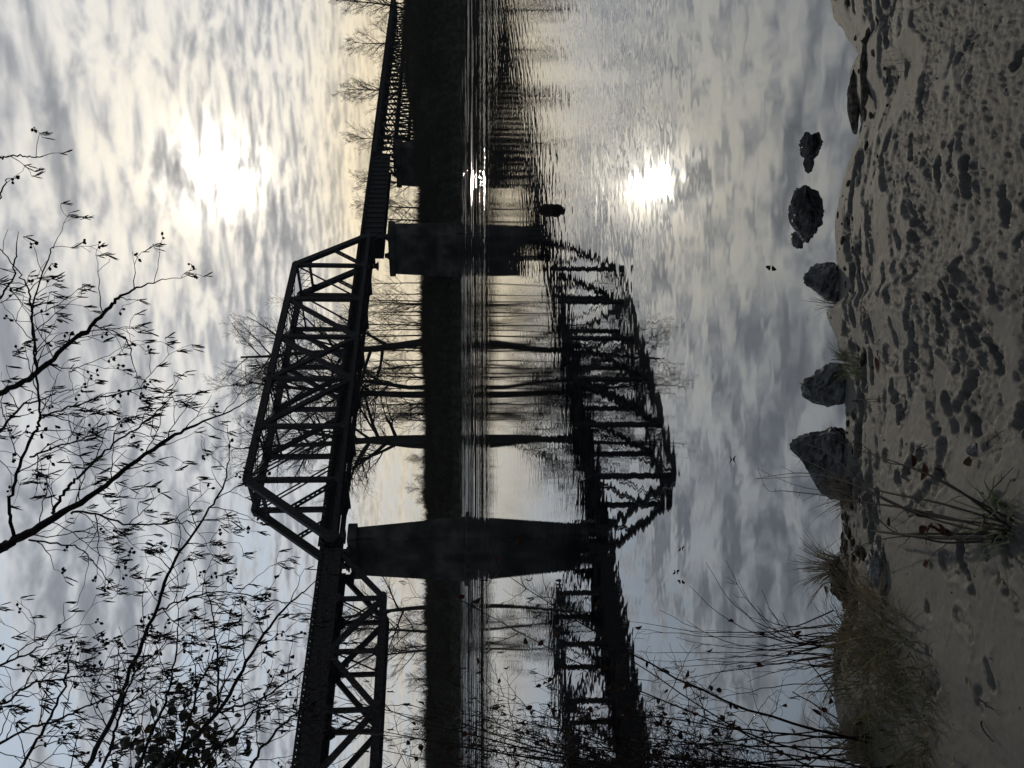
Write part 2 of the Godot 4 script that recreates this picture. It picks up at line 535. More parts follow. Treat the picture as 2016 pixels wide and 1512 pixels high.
	for k in g.v.size():
		var p := g.v[k]
		var f := 1.0 + 0.16 * sand_a.get_noise_2d(p.x * 2.6 + 3.0, p.z * 2.6) + 0.10 * speck.get_noise_2d(p.x * 60.0, p.z * 60.0)
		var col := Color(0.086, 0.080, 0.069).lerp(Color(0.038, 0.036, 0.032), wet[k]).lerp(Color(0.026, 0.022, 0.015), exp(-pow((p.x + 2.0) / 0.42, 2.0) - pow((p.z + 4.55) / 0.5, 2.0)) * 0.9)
		g.c[k] = Color(col.r * f, col.g * f, col.b * f)
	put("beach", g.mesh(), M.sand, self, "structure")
	# the rest of the bank, to the sides and behind
	var c := Geo.new()
	var cn := 90
	for j in cn + 1:
		for i in cn + 1:
			var x := lerpf(-60.0, 60.0, i / float(cn))
			x = x * absf(x) / 60.0
			var z := lerpf(-8.0, 60.0, pow(j / float(cn), 1.6))
			var y := sand_base(x, z) if z > shore_z(x) else -0.3
			if x > x0 + 0.2 and x < x1 - 0.2 and z < z1 - 0.2: y -= 0.35
			c.v.append(Vector3(x, y, z))
	for j in cn:
		for i in cn:
			var a := j * (cn + 1) + i
			c.ix.append_array([a, a + 1, a + cn + 1, a + 1, a + cn + 2, a + cn + 1])
	normals_from(c, cn + 1, cn + 1)
	c.c.resize(c.v.size())
	c.c.fill(Color(0.09, 0.083, 0.07))
	put("ground", c.mesh(), M.sand, self, "structure")
	# clods and broken reed washed up along the waterline
	var lm := MultiMesh.new()
	lm.transform_format = MultiMesh.TRANSFORM_3D
	lm.mesh = rock_mesh(Vector3(1, 0.55, 0.6), 17, 12, 8, 7)
	lm.instance_count = 420
	for k in 420:
		var x := rng.randf_range(-2.7, 3.0)
		if k < 230: x = rng.randfn(-1.25, 0.4)
		var z := shore_z(x) + absf(rng.randfn(0.03, 0.16 if k < 230 else 0.3))
		var s := 0.004 + 0.022 * pow(rng.randf(), 3.0)
		lm.set_instance_transform(k, Transform3D(Basis(Vector3.UP, rng.randf() * TAU).scaled(Vector3(s * rng.randf_range(0.8, 2.4), s, s)), Vector3(x, sand_base(x, z) + s * 0.1, z)))
	var li := MultiMeshInstance3D.new()
	li.name = "debris"
	li.multimesh = lm
	li.material_override = M.clay
	tag(li, "dark crumbs of mud and drift washed up along the waterline", "debris", "", "stuff")
	add_child(li)
	# pebbles and crumbs of clay
	var mm := MultiMesh.new()
	mm.transform_format = MultiMesh.TRANSFORM_3D
	mm.mesh = rock_mesh(Vector3(1, 0.7, 0.85), 3, 9, 6, 5)
	mm.instance_count = 1500
	for k in 1500:
		var x := rng.randf_range(-2.6, 2.9)
		var z := shore_z(x) + 0.1 + pow(rng.randf(), 0.7) * 3.0
		var s := 0.0022 + 0.006 * pow(rng.randf(), 5.0)
		var i := clampi(int((x - x0) / dx), 0, nx)
		var j := clampi(int((z - z0) / dz), 0, nz)
		mm.set_instance_transform(k, Transform3D(Basis(Vector3.UP, rng.randf() * TAU).scaled(Vector3(s, s, s)), Vector3(x, g.v[j * (nx + 1) + i].y + s * 0.2, z)))
	var mi := MultiMeshInstance3D.new()
	mi.name = "pebbles"
	mi.multimesh = mm
	mi.material_override = M.rock
	tag(mi, "small pebbles and crumbs scattered over the sand", "pebbles", "", "stuff")
	add_child(mi)

func rock_mesh(size: Vector3, seed_: int, around := 30, rows := 18, planes := 14, taper := 0.0) -> ArrayMesh:
	var r := RandomNumberGenerator.new()
	r.seed = seed_
	var cuts := []
	for k in planes:
		var d := Vector3(r.randfn(0, 1), r.randfn(0.15, 0.8), r.randfn(0, 1)).normalized()
		cuts.append([d, r.randf_range(0.48, 0.92)])
	var f := noise(seed_, 1.3, 4)
	var p := []
	for j in rows + 1:
		var row := []
		var th := PI * j / rows
		for i in around:
			var ph := TAU * i / around
			var d := Vector3(sin(th) * cos(ph), cos(th), sin(th) * sin(ph))
			var k := 1.0
			for c in cuts:
				var q: float = d.dot(c[0])
				if q > 0.001: k = minf(k, c[1] / q)
			k += 0.16 * f.get_noise_3dv(d * 1.3) + 0.20 * absf(f.get_noise_3dv(d * 2.6 + Vector3(5, 0, 0))) + 0.04 * f.get_noise_3dv(d * 8.0)
			var q := d * k
			var thin := 1.0 - taper * clampf(q.y + 0.15, 0.0, 1.0)
			row.append(Vector3(q.x * thin + taper * 0.25 * q.y, q.y, q.z * thin) * size)
		p.append(row)
	var g := Geo.new()
	for j in rows:
		for i in around:
			var i2 := (i + 1) % around
			if j > 0: g.tri(p[j][i], p[j][i2], p[j + 1][i])
			if j < rows - 1: g.tri(p[j][i2], p[j + 1][i2], p[j + 1][i])
	return g.mesh()

# ------------------------------------------------------------------ the bridge
func beam(called: String, parent: Node, a: Vector3, b: Vector3, deep: float, wide: float, material: Material = null) -> void:
	var g := Geo.new()
	g.bar(a, b, deep, wide)
	put(called, g.mesh(), material if material else M.steel, parent)

func plates(called: String, parent: Node, a: Vector3, b: Vector3, deep: float, wide: float) -> void:
	# a built-up member: two channels with cover plate and battens, seen open from the side
	var g := Geo.new()
	var d := (b - a).normalized()
	var e := Vector3(0, 0, 1).cross(d).normalized()
	for s in [-1.0, 1.0]:
		g.bar(a + Vector3(0, 0, s * wide * 0.42), b + Vector3(0, 0, s * wide * 0.42), deep, wide * 0.16)
	g.bar(a + e * deep * 0.45, b + e * deep * 0.45, deep * 0.1, wide * 1.08)
	g.bar(a - e * deep * 0.45, b - e * deep * 0.45, deep * 0.1, wide * 1.04)
	put(called, g.mesh(), M.steel, parent)

func laced(called: String, parent: Node, a: Vector3, b: Vector3, deep: float, wide: float, pitch := 0.5) -> void:
	# two flanges with zigzag lacing bars between them
	var g := Geo.new()
	var d := (b - a).normalized()
	var side := Vector3(0, 0, 1) if absf(d.z) < 0.7 else Vector3(1, 0, 0)
	var e := side.cross(d).normalized()
	g.bar(a + e * deep * 0.42, b + e * deep * 0.42, deep * 0.18, wide, side)
	g.bar(a - e * deep * 0.42, b - e * deep * 0.42, deep * 0.18, wide, side)
	var count := maxi(2, int(a.distance_to(b) / pitch))
	for k in count:
		var p := a.lerp(b, float(k) / count)
		var q := a.lerp(b, float(k + 1) / count)
		var s := 1.0 if k % 2 == 0 else -1.0
		g.bar(p + e * deep * 0.36 * s, q - e * deep * 0.36 * s, 0.07, wide * 0.5, side)
	put(called, g.mesh(), M.steel, parent)

func gusset(parent: Node, at: Vector3, w: float, h: float) -> void:
	var g := Geo.new()
	for s in [-1.0, 1.0]:
		var z := Vector3(0, 0, s * 0.275)
		var q := [Vector3(-w * 0.5, -h * 0.2, 0), Vector3(-w * 0.5, h * 0.25, 0), Vector3(-w * 0.2, h * 0.5, 0), Vector3(w * 0.2, h * 0.5, 0), Vector3(w * 0.5, h * 0.25, 0), Vector3(w * 0.5, -h * 0.2, 0), Vector3(w * 0.25, -h * 0.5, 0), Vector3(-w * 0.25, -h * 0.5, 0)]
		for k in range(1, 7):
			g.tri(at + z + q[0], at + z + q[k], at + z + q[k + 1])
			g.tri(at + z * 1.06 + q[0], at + z * 1.06 + q[k + 1], at + z * 1.06 + q[k])
	put("gusset_plate", g.mesh(), M.steel, parent)

var tie_mesh: ArrayMesh
func deck(parent: Node, x0: float, x1: float, top: float, half := 2.0) -> void:
	# sleepers, rails and guard timbers of the track; top is the top of the sleepers
	if tie_mesh == null:
		var t := Geo.new()
		t.bx(Vector3.ZERO, Vector3(0.25, 0.24, 1.0))
		tie_mesh = t.mesh()
	rng.seed = int(x1 * 10.0)
	var x := x0 + 0.2
	while x < x1 - 0.1:
		var o := put("sleeper", tie_mesh, M.timber, parent)
		o.position = Vector3(x, top - 0.12 + rng.randf_range(-0.012, 0.012), rng.randf_range(-0.04, 0.04))
		o.scale = Vector3(1, 1, half * 2.0 + rng.randf_range(-0.06, 0.06))
		x += 0.52
	for s in [-1.0, 1.0]:
		beam("rail", parent, Vector3(x0, top + 0.075, s * 0.72), Vector3(x1, top + 0.075, s * 0.72), 0.15, 0.07, M.rail)
		beam("guard_timber", parent, Vector3(x0, top + 0.088, s * (half - 0.25)), Vector3(x1, top + 0.088, s * (half - 0.25)), 0.17, 0.2, M.timber)

func shoe(parent: Node, at: Vector3) -> void:
	var g := Geo.new()
	g.bx(at + Vector3(0, 0.09, 0), Vector3(1.0, 0.16, 0.9))
	g.bx(at + Vector3(0, 0.27, 0), Vector3(0.7, 0.2, 0.7))
	g.bx(at + Vector3(0, 0.55, 0), Vector3(0.36, 0.38, 0.6))
	put("bearing", g.mesh(), M.steel, parent)

func build_through_truss() -> void:
	var p := 7.23
	var low := 1.1
	var up := 10.3
	var t := on_bridge("truss_bridge_span", "dark steel through truss span with straight top chord rising above the middle of the river", "bridge span", 42.0, 11.6)
	for s in [-1.0, 1.0]:
		var z: float = s * 2.5
		var at := func(i: float, y: float) -> Vector3: return Vector3(p * i, y, z)
		plates("end_post", t, at.call(0.0, low), at.call(1.0, up), 0.74, 0.55)
		plates("end_post", t, at.call(7.0, low), at.call(6.0, up), 0.74, 0.55)
		plates("top_chord", t, at.call(0.98, up), at.call(6.02, up), 0.72, 0.55)
		plates("bottom_chord", t, at.call(-0.03, low), at.call(7.03, low), 0.48, 0.5)
		for i in range(1, 7):
			plates("vertical_post", t, at.call(i, low), at.call(i, up), 0.46, 0.44)
			gusset(t, at.call(i, up - 0.12), 1.15, 0.8)
			gusset(t, at.call(i, low + 0.2), 1.1, 0.85)
		gusset(t, at.call(0.04, low + 0.1), 1.3, 0.9)
		gusset(t, at.call(6.96, low + 0.1), 1.3, 0.9)
		for q in [[1.0, 2.0], [6.0, 5.0]]:
			for o in [-0.22, 0.22]:
				var e := Vector3(0, o, o * 0.5)
				beam("eyebar", t, at.call(q[0], up) + e, at.call(q[1], low) + e, 0.19, 0.05)
		for q in [[2.0, 3.0], [5.0, 4.0], [3.0, 4.0], [4.0, 3.0]]:
			plates("diagonal", t, at.call(q[0], up), at.call(q[1], low), 0.50, 0.40)
		laced("sub_strut", t, at.call(0.5, (low + up) / 2), at.call(1.0, low), 0.46, 0.3)
		laced("sub_strut", t, at.call(6.5, (low + up) / 2), at.call(6.0, low), 0.46, 0.3)
		shoe(t, at.call(0.05, 0.0))
		shoe(t, at.call(6.95, 0.0))
	# portals: two struts across the sloping end posts, filled with crossed bars, with corner plates
	for q in [[1.0, -1.0], [6.0, 1.0]]:
		var a := Vector3(p * q[0], up, 0)
		var down := (Vector3(p * (q[0] + q[1]), low, 0) - a).normalized()
		var e0 := a + down * 0.25
		var e1 := a + down * 2.1
		beam("portal_strut", t, e0 + Vector3(0, 0, -2.5), e0 + Vector3(0, 0, 2.5), 0.3, 0.35)
		beam("portal_strut", t, e1 + Vector3(0, 0, -2.5), e1 + Vector3(0, 0, 2.5), 0.3, 0.35)
		for k in 4:
			var za := -2.2 + 1.1 * k
			var g := Geo.new()
			g.bar(e0 + Vector3(0, 0, za), e1 + Vector3(0, 0, za + 1.1), 0.07, 0.05, Vector3(1, 0, 0))
			g.bar(e1 + Vector3(0.03, 0, za), e0 + Vector3(0.03, 0, za + 1.1), 0.07, 0.05, Vector3(1, 0, 0))
			put("lattice_bar", g.mesh(), M.steel, t)
		for s in [-1.0, 1.0]:
			var g := Geo.new()
			var b0 := e1 + Vector3(0, 0, s * 2.3)
			for k in 5:   # a curved haunch below the lower strut
				var u0 := k / 5.0
				var u1 := (k + 1) / 5.0
				var c0 := b0 + Vector3(0, 0, -s * 1.1 * u0) + down * 1.3 * pow(1.0 - u0, 2.2)
				var c1 := b0 + Vector3(0, 0, -s * 1.1 * u1) + down * 1.3 * pow(1.0 - u1, 2.2)
				g.quad(b0 + Vector3(0, 0, -s * 1.1 * u0), b0 + Vector3(0, 0, -s * 1.1 * u1), c1, c0)
			put("haunch_plate", g.mesh(), M.steel, t)
	# sway frames and laterals between the top chords
	for i in range(2, 6):
		laced("sway_strut", t, Vector3(p * i, up, -2.4), Vector3(p * i, up, 2.4), 0.4, 0.3)
		beam("sway_strut", t, Vector3(p * i, up - 1.7, -2.4), Vector3(p * i, up - 1.7, 2.4), 0.2, 0.2)
		for k in 3:
			var za := -2.3 + 4.6 * k / 3.0
			var zb := -2.3 + 4.6 * (k + 1) / 3.0
			var g := Geo.new()
			g.bar(Vector3(p * i, up - 0.2, za), Vector3(p * i, up - 1.6, zb), 0.1, 0.06, Vector3(1, 0, 0))
			g.bar(Vector3(p * i + 0.04, up - 1.6, za), Vector3(p * i + 0.04, up - 0.2, zb), 0.1, 0.06, Vector3(1, 0, 0))
			put("sway_brace", g.mesh(), M.steel, t)
	for i in range(1, 6):
		laced("lateral_brace", t, Vector3(p * i, up + 0.05, -2.4), Vector3(p * (i + 1), up + 0.05, 2.4), 0.28, 0.16, 0.6)
		laced("lateral_brace", t, Vector3(p * i, up - 0.15, 2.4), Vector3(p * (i + 1), up - 0.15, -2.4), 0.28, 0.16, 0.6)
	# floor system
	for i in 8:
		beam("floor_beam", t, Vector3(p * i, 1.1, -2.3), Vector3(p * i, 1.1, 2.3), 1.3, 0.3)
	for s in [-1.0, 1.0]:
		beam("stringer", t, Vector3(0, 1.65, s * 1.0), Vector3(p * 7, 1.65, s * 1.0), 0.9, 0.3)
	for i in 7:
		beam("bottom_lateral", t, Vector3(p * i, 0.82, -2.3), Vector3(p * (i + 1), 0.82, 2.3), 0.16, 0.1)
		beam("bottom_lateral", t, Vector3(p * i, 0.72, 2.3), Vector3(p * (i + 1), 0.72, -2.3), 0.16, 0.1)
	deck(t, -0.4, p * 7 + 0.35, 2.36, 2.4)

func build_deck_truss() -> void:
	var p := 4.95
	var t := on_bridge("deck_truss_span", "dark steel deck truss span hanging below the track, beyond the leafless shrubs", "bridge span", 6.3, 11.4)
	var up := 0.75
	var low := -3.65
	for s in [-1.0, 1.0]:
		var z: float = s * 2.2
		var at := func(i: float, y: float) -> Vector3: return Vector3(p * i, y, z)
		plates("top_chord", t, at.call(0.0, up), at.call(7.05, up), 0.6, 0.5)
		plates("bottom_chord", t, at.call(0.0, low), at.call(6.0, low), 0.62, 0.5)
		for i in range(0, 7):
			plates("vertical_post", t, at.call(i, low), at.call(i, up), 0.34, 0.36)
			gusset(t, at.call(i, up - 0.1), 1.0, 1.2)
			gusset(t, at.call(i, low + 0.1), 1.0, 0.8)
		for q in [[7.0, 6.0], [5.0, 6.0], [5.0, 4.0], [3.0, 4.0], [3.0, 2.0], [1.0, 2.0], [1.0, 0.0]]:
			plates("diagonal", t, at.call(q[0], up), at.call(q[1], low), 0.44, 0.4)
		shoe(t, at.call(7.0, 0.0) + Vector3(-0.1, -0.35, 0))
	for i in range(0, 8):
		beam("floor_beam", t, Vector3(p * i, 1.25, -2.35), Vector3(p * i, 1.25, 2.35), 0.9, 0.3)
		if i < 7:
			laced("bottom_strut", t, Vector3(p * i, low, -2.1), Vector3(p * i, low, 2.1), 0.3, 0.25)
			var g := Geo.new()
			g.bar(Vector3(p * i + 0.1, low + 0.3, -2.1), Vector3(p * i + 0.1, up - 0.3, 2.1), 0.12, 0.1, Vector3(1, 0, 0))
			g.bar(Vector3(p * i - 0.1, low + 0.3, 2.1), Vector3(p * i - 0.1, up - 0.3, -2.1), 0.12, 0.1, Vector3(1, 0, 0))
			put("cross_brace", g.mesh(), M.steel, t)
	for s in [-1.0, 1.0]:
		beam("stringer", t, Vector3(0, 1.6, s * 1.0), Vector3(p * 7.05, 1.6, s * 1.0), 0.95, 0.3)
		beam("fascia_girder", t, Vector3(0, 1.55, s * 2.2), Vector3(p * 7.05, 1.55, s * 2.2), 1.0, 0.3)
	deck(t, -0.2, p * 7 + 0.95, 2.34, 2.45)

func build_girder() -> void:
	var L := 24.4
	var t := on_bridge("plate_girder_span", "low plate girder span with upright stiffeners between the two far piers", "bridge span", 93.1, 10.7)
	for s in [-1.0, 1.0]:
		var z: float = s * 1.6
		var g := Geo.new()
		g.bx(Vector3(L / 2, 1.55, z), Vector3(L, 2.7, 0.05))
		put("web_plate", g.mesh(), M.steel, t)
		beam("top_flange", t, Vector3(0, 2.92, z), Vector3(L, 2.92, z), 0.06, 0.5)
		beam("bottom_flange", t, Vector3(0, 0.18, z), Vector3(L, 0.18, z), 0.06, 0.5)
		var n := 18
		for k in n + 1:
			var x := 0.1 + (L - 0.2) * k / n
			var st := Geo.new()
			st.bx(Vector3(x, 1.55, z + s * 0.12), Vector3(0.13, 2.62, 0.19))
			put("stiffener", st.mesh(), M.steel, t)
		shoe(t, Vector3(0.5, -0.7, z))
		shoe(t, Vector3(L - 0.5, -0.7, z))
	for k in 7:
		beam("cross_frame", t, Vector3(L * k / 6.0, 2.4, -1.55), Vector3(L * k / 6.0, 2.4, 1.55), 0.5, 0.2)
	deck(t, -0.2, L, 3.2, 2.0)

func build_trestle() -> void:
	var t := on_bridge("timber_trestle", "long braced timber trestle carrying the track over the far bank to the right", "trestle", 117.6, 8.0)
	var step := 4.3
	var count := 17
	rng.seed = 12
	var cap := 4.75
	for k in count:
		var x := step * k + 0.6
		beam("cap_beam", t, Vector3(x, cap, -2.3), Vector3(x, cap, 2.3), 0.36, 0.36, M.timber)
		var foot := -1.6
		for q in 5:
			var z := (q - 2.0) * 0.95
			var g := Geo.new()
			g.tube(pts([Vector3(x, cap - 0.1, z), Vector3(x + rng.randf_range(-0.05, 0.05), foot, z * 1.55)]), PackedFloat32Array([0.15, 0.18]), 8)
			put("pile", g.mesh(), M.timber, t)
		for yy in [2.4, 0.2]:
			beam("sash_brace", t, Vector3(x + 0.2, yy, -2.7), Vector3(x + 0.2, yy, 2.7), 0.26, 0.1, M.timber)
		beam("sway_brace", t, Vector3(x + 0.24, cap - 0.3, -2.1), Vector3(x + 0.24, 2.3, 2.5), 0.26, 0.09, M.timber)
		beam("sway_brace", t, Vector3(x - 0.24, cap - 0.3, 2.1), Vector3(x - 0.24, 2.3, -2.5), 0.26, 0.09, M.timber)
		beam("sway_brace", t, Vector3(x + 0.24, 2.4, -2.4), Vector3(x + 0.24, -0.6, 2.9), 0.26, 0.09, M.timber)
		beam("sway_brace", t, Vector3(x - 0.24, 2.4, 2.4), Vector3(x - 0.24, -0.6, -2.9), 0.26, 0.09, M.timber)
		if k < count - 1:
			for s in [-1.0, 1.0]:
				beam("girt", t, Vector3(x, 2.4, s * 2.55), Vector3(x + step, 2.4, s * 2.55), 0.24, 0.12, M.timber)
				if k % 2 == (0 if s > 0.0 else 1):
					beam("tower_brace", t, Vector3(x, cap - 0.2, s * 2.3), Vector3(x + step, 2.4, s * 2.6), 0.24, 0.1, M.timber)
				else:
					beam("tower_brace", t, Vector3(x + step, cap - 0.2, s * 2.3), Vector3(x, 2.4, s * 2.6), 0.24, 0.1, M.timber)
	for z in [-1.5, -0.75, 0.75, 1.5]:
		beam("stringer", t, Vector3(-0.2, cap + 0.42, z), Vector3(step * count, cap + 0.42, z), 0.48, 0.3, M.timber)
	deck(t, -0.2, step * count, 5.92, 2.0)
	for s in [-1.0, 1.0]:
		beam("guard_plank", t, Vector3(-0.2, 5.45, s * 2.05), Vector3(step * count, 5.45, s * 2.05), 0.5, 0.09, M.timber)

func pier(label: String, s: float, thick: float, c0: float, c1: float, top: float, batter: float, bottom: float) -> void:
	var t := on_bridge("bridge_pier", label, "bridge pier", s, bottom, "concrete piers under the bridge")
	var h := top - bottom
	var zn := MID - c0
	var zf := MID - c1
	var ring := func(y: float, grow: float) -> Array:
		var a := thick / 2 + grow
		var n: float = zn + grow
		var f: float = zf - grow
		var k := minf(0.18, a * 0.3)
		return [Vector3(-a, y, f + k), Vector3(-a + k, y, f), Vector3(a - k, y, f), Vector3(a, y, f + k), Vector3(a, y, n - k), Vector3(a - k, y, n), Vector3(-a + k, y, n), Vector3(-a, y, n - k)]
	var skin := func(g: Geo, a: Array, b: Array) -> void:
		for k in 8:
			g.quad(a[k], b[k], b[(k + 1) % 8], a[(k + 1) % 8])
	var lid := func(g: Geo, a: Array) -> void:
		for k in range(1, 7):
			g.tri(a[0], a[k + 1], a[k])
	var body := Geo.new()
	var lifts := 6
	var hb := h - 0.85
	for k in lifts:   # concrete poured in lifts with a shallow groove between them
		var y0 := hb * k / lifts
		var y1 := hb * (k + 1) / lifts - 0.05
		var g0 := batter * (1.0 - y0 / hb)
		var g1 := batter * (1.0 - y1 / hb)
		skin.call(body, ring.call(y0, g0), ring.call(y1, g1))
		skin.call(body, ring.call(y1, g1), ring.call(y1 + 0.01, g1 - 0.03))
		skin.call(body, ring.call(y1 + 0.01, g1 - 0.03), ring.call(y1 + 0.05, g1 - 0.03))
		skin.call(body, ring.call(y1 + 0.05, g1 - 0.03), ring.call(y1 + 0.051, batter * (1.0 - (y1 + 0.05) / hb)))
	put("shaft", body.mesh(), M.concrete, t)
	var capg := Geo.new()
	skin.call(capg, ring.call(hb - 0.02, 0.12), ring.call(hb, 0.26))
	skin.call(capg, ring.call(hb, 0.26), ring.call(h - 0.05, 0.26))
	skin.call(capg, ring.call(h - 0.05, 0.26), ring.call(h, 0.2))
	lid.call(capg, ring.call(h, 0.2))
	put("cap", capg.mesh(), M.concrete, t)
	var foot := Geo.new()
	skin.call(foot, ring.call(-0.6, batter + 0.3), ring.call(0.35, batter + 0.3))
	skin.call(foot, ring.call(0.35, batter + 0.3), ring.call(0.45, batter + 0.05))
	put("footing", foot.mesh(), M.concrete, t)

func build_bridge() -> void:
	pier("tall tapered concrete pier standing in the river where the deck truss meets the through truss", 42.3, 1.5, 61.3, 67.7, 11.35, 0.62, -0.1)
	pier("broad stained concrete pier at the far waterline under the right end of the through truss", 92.9, 2.6, 60.9, 68.0, 10.0, 0.25, 0.3)
	pier("short concrete pier on the far bank between the plate girder and the timber trestle", 117.5, 2.2, 61.0, 68.0, 10.0, 0.2, 4.5)
	build_through_truss()
	build_deck_truss()
	build_girder()
	build_trestle()

# ------------------------------------------------------------------ bare trees
func grow(g: Geo, at: Vector3, dir: Vector3, length: float, rad: float, level: int, spec: Array, twig: Geo) -> void:
	# spec per level: [children, length ratio, spread in radians, upward pull, wobble, first child at]
	var sp: Array = spec[level]
	var segs := 7 if level == 0 else (5 if level == 1 else (4 if level == 2 else 2))
	var p := PackedVector3Array([at])
	var r := PackedFloat32Array([rad])
	var d := dir
	var pos := at
	var dirs := [d]
	for k in segs:
		d = (d + Vector3(rng.randfn(0, sp[4]), rng.randfn(0, sp[4] * 0.6) + sp[3], rng.randfn(0, sp[4]))).normalized()
		pos += d * length / segs
		p.append(pos)
		var taper := 1.0 - 0.78 * (k + 1.0) / segs
		r.append(maxf(rad * taper, 0.0065))
		dirs.append(d)
	var dst := g if level <= 1 else twig
	dst.tube(p, r, 7 if level == 0 else (5 if level == 1 else 3))
	if level >= spec.size() - 1:
		return
	var n: int = sp[0]
	var turn := rng.randf() * TAU
	for k in n:
		var u: float = lerpf(sp[5], 0.98, (k + rng.randf()) / n)
		var f := u * segs
		var i := mini(int(f), segs - 1)
		var o := p[i].lerp(p[i + 1], f - i)
		var bd: Vector3 = dirs[i + 1]
		var side := bd.cross(Vector3(0.3, 1, 0.2)).normalized()
		turn += 2.4 + rng.randfn(0, 0.5)
		side = side.rotated(bd, turn)
		var ang: float = sp[2] * rng.randf_range(0.65, 1.3) * (1.15 - 0.45 * u)
		var nd := (bd * cos(ang) + side * sin(ang)).normalized()
		var ln: float = length * sp[1] * rng.randf_range(0.6, 1.2) * (1.18 - 0.62 * u)
		grow(g, o, nd, ln, maxf(lerpf(r[i], r[i + 1], f - i) * 0.58, 0.008), level + 1, spec, twig)

func tree_meshes(seed_: int, height: float, rad: float, spec: Array, lean := Vector3.ZERO) -> Array:
	rng.seed = seed_
	var a := Geo.new()
	var b := Geo.new()
	grow(a, Vector3(0, -0.3, 0), (Vector3.UP + lean).normalized(), height, rad, 0, spec, b)
	return [a.mesh(), b.mesh()]

func plant_tree(called: String, label: String, group: String, m: Array, x: float, z: float, turn: float, size: float) -> void:
	var t := thing(called, label, "tree", Vector3(x, bank_y(x, z) if z > -300.0 else 4.6, z), group)
	t.rotation.y = turn
	t.scale = Vector3.ONE * size
	put("trunk", m[0], M.bark_far, t)
	put("crown", m[1], M.bark_far, t)

const NTH := ["first", "second", "third", "fourth", "fifth", "sixth", "seventh", "eighth", "ninth", "tenth", "eleventh", "twelfth", "thirteenth", "fourteenth", "fifteenth", "sixteenth", "seventeenth", "eighteenth", "nineteenth", "twentieth"]

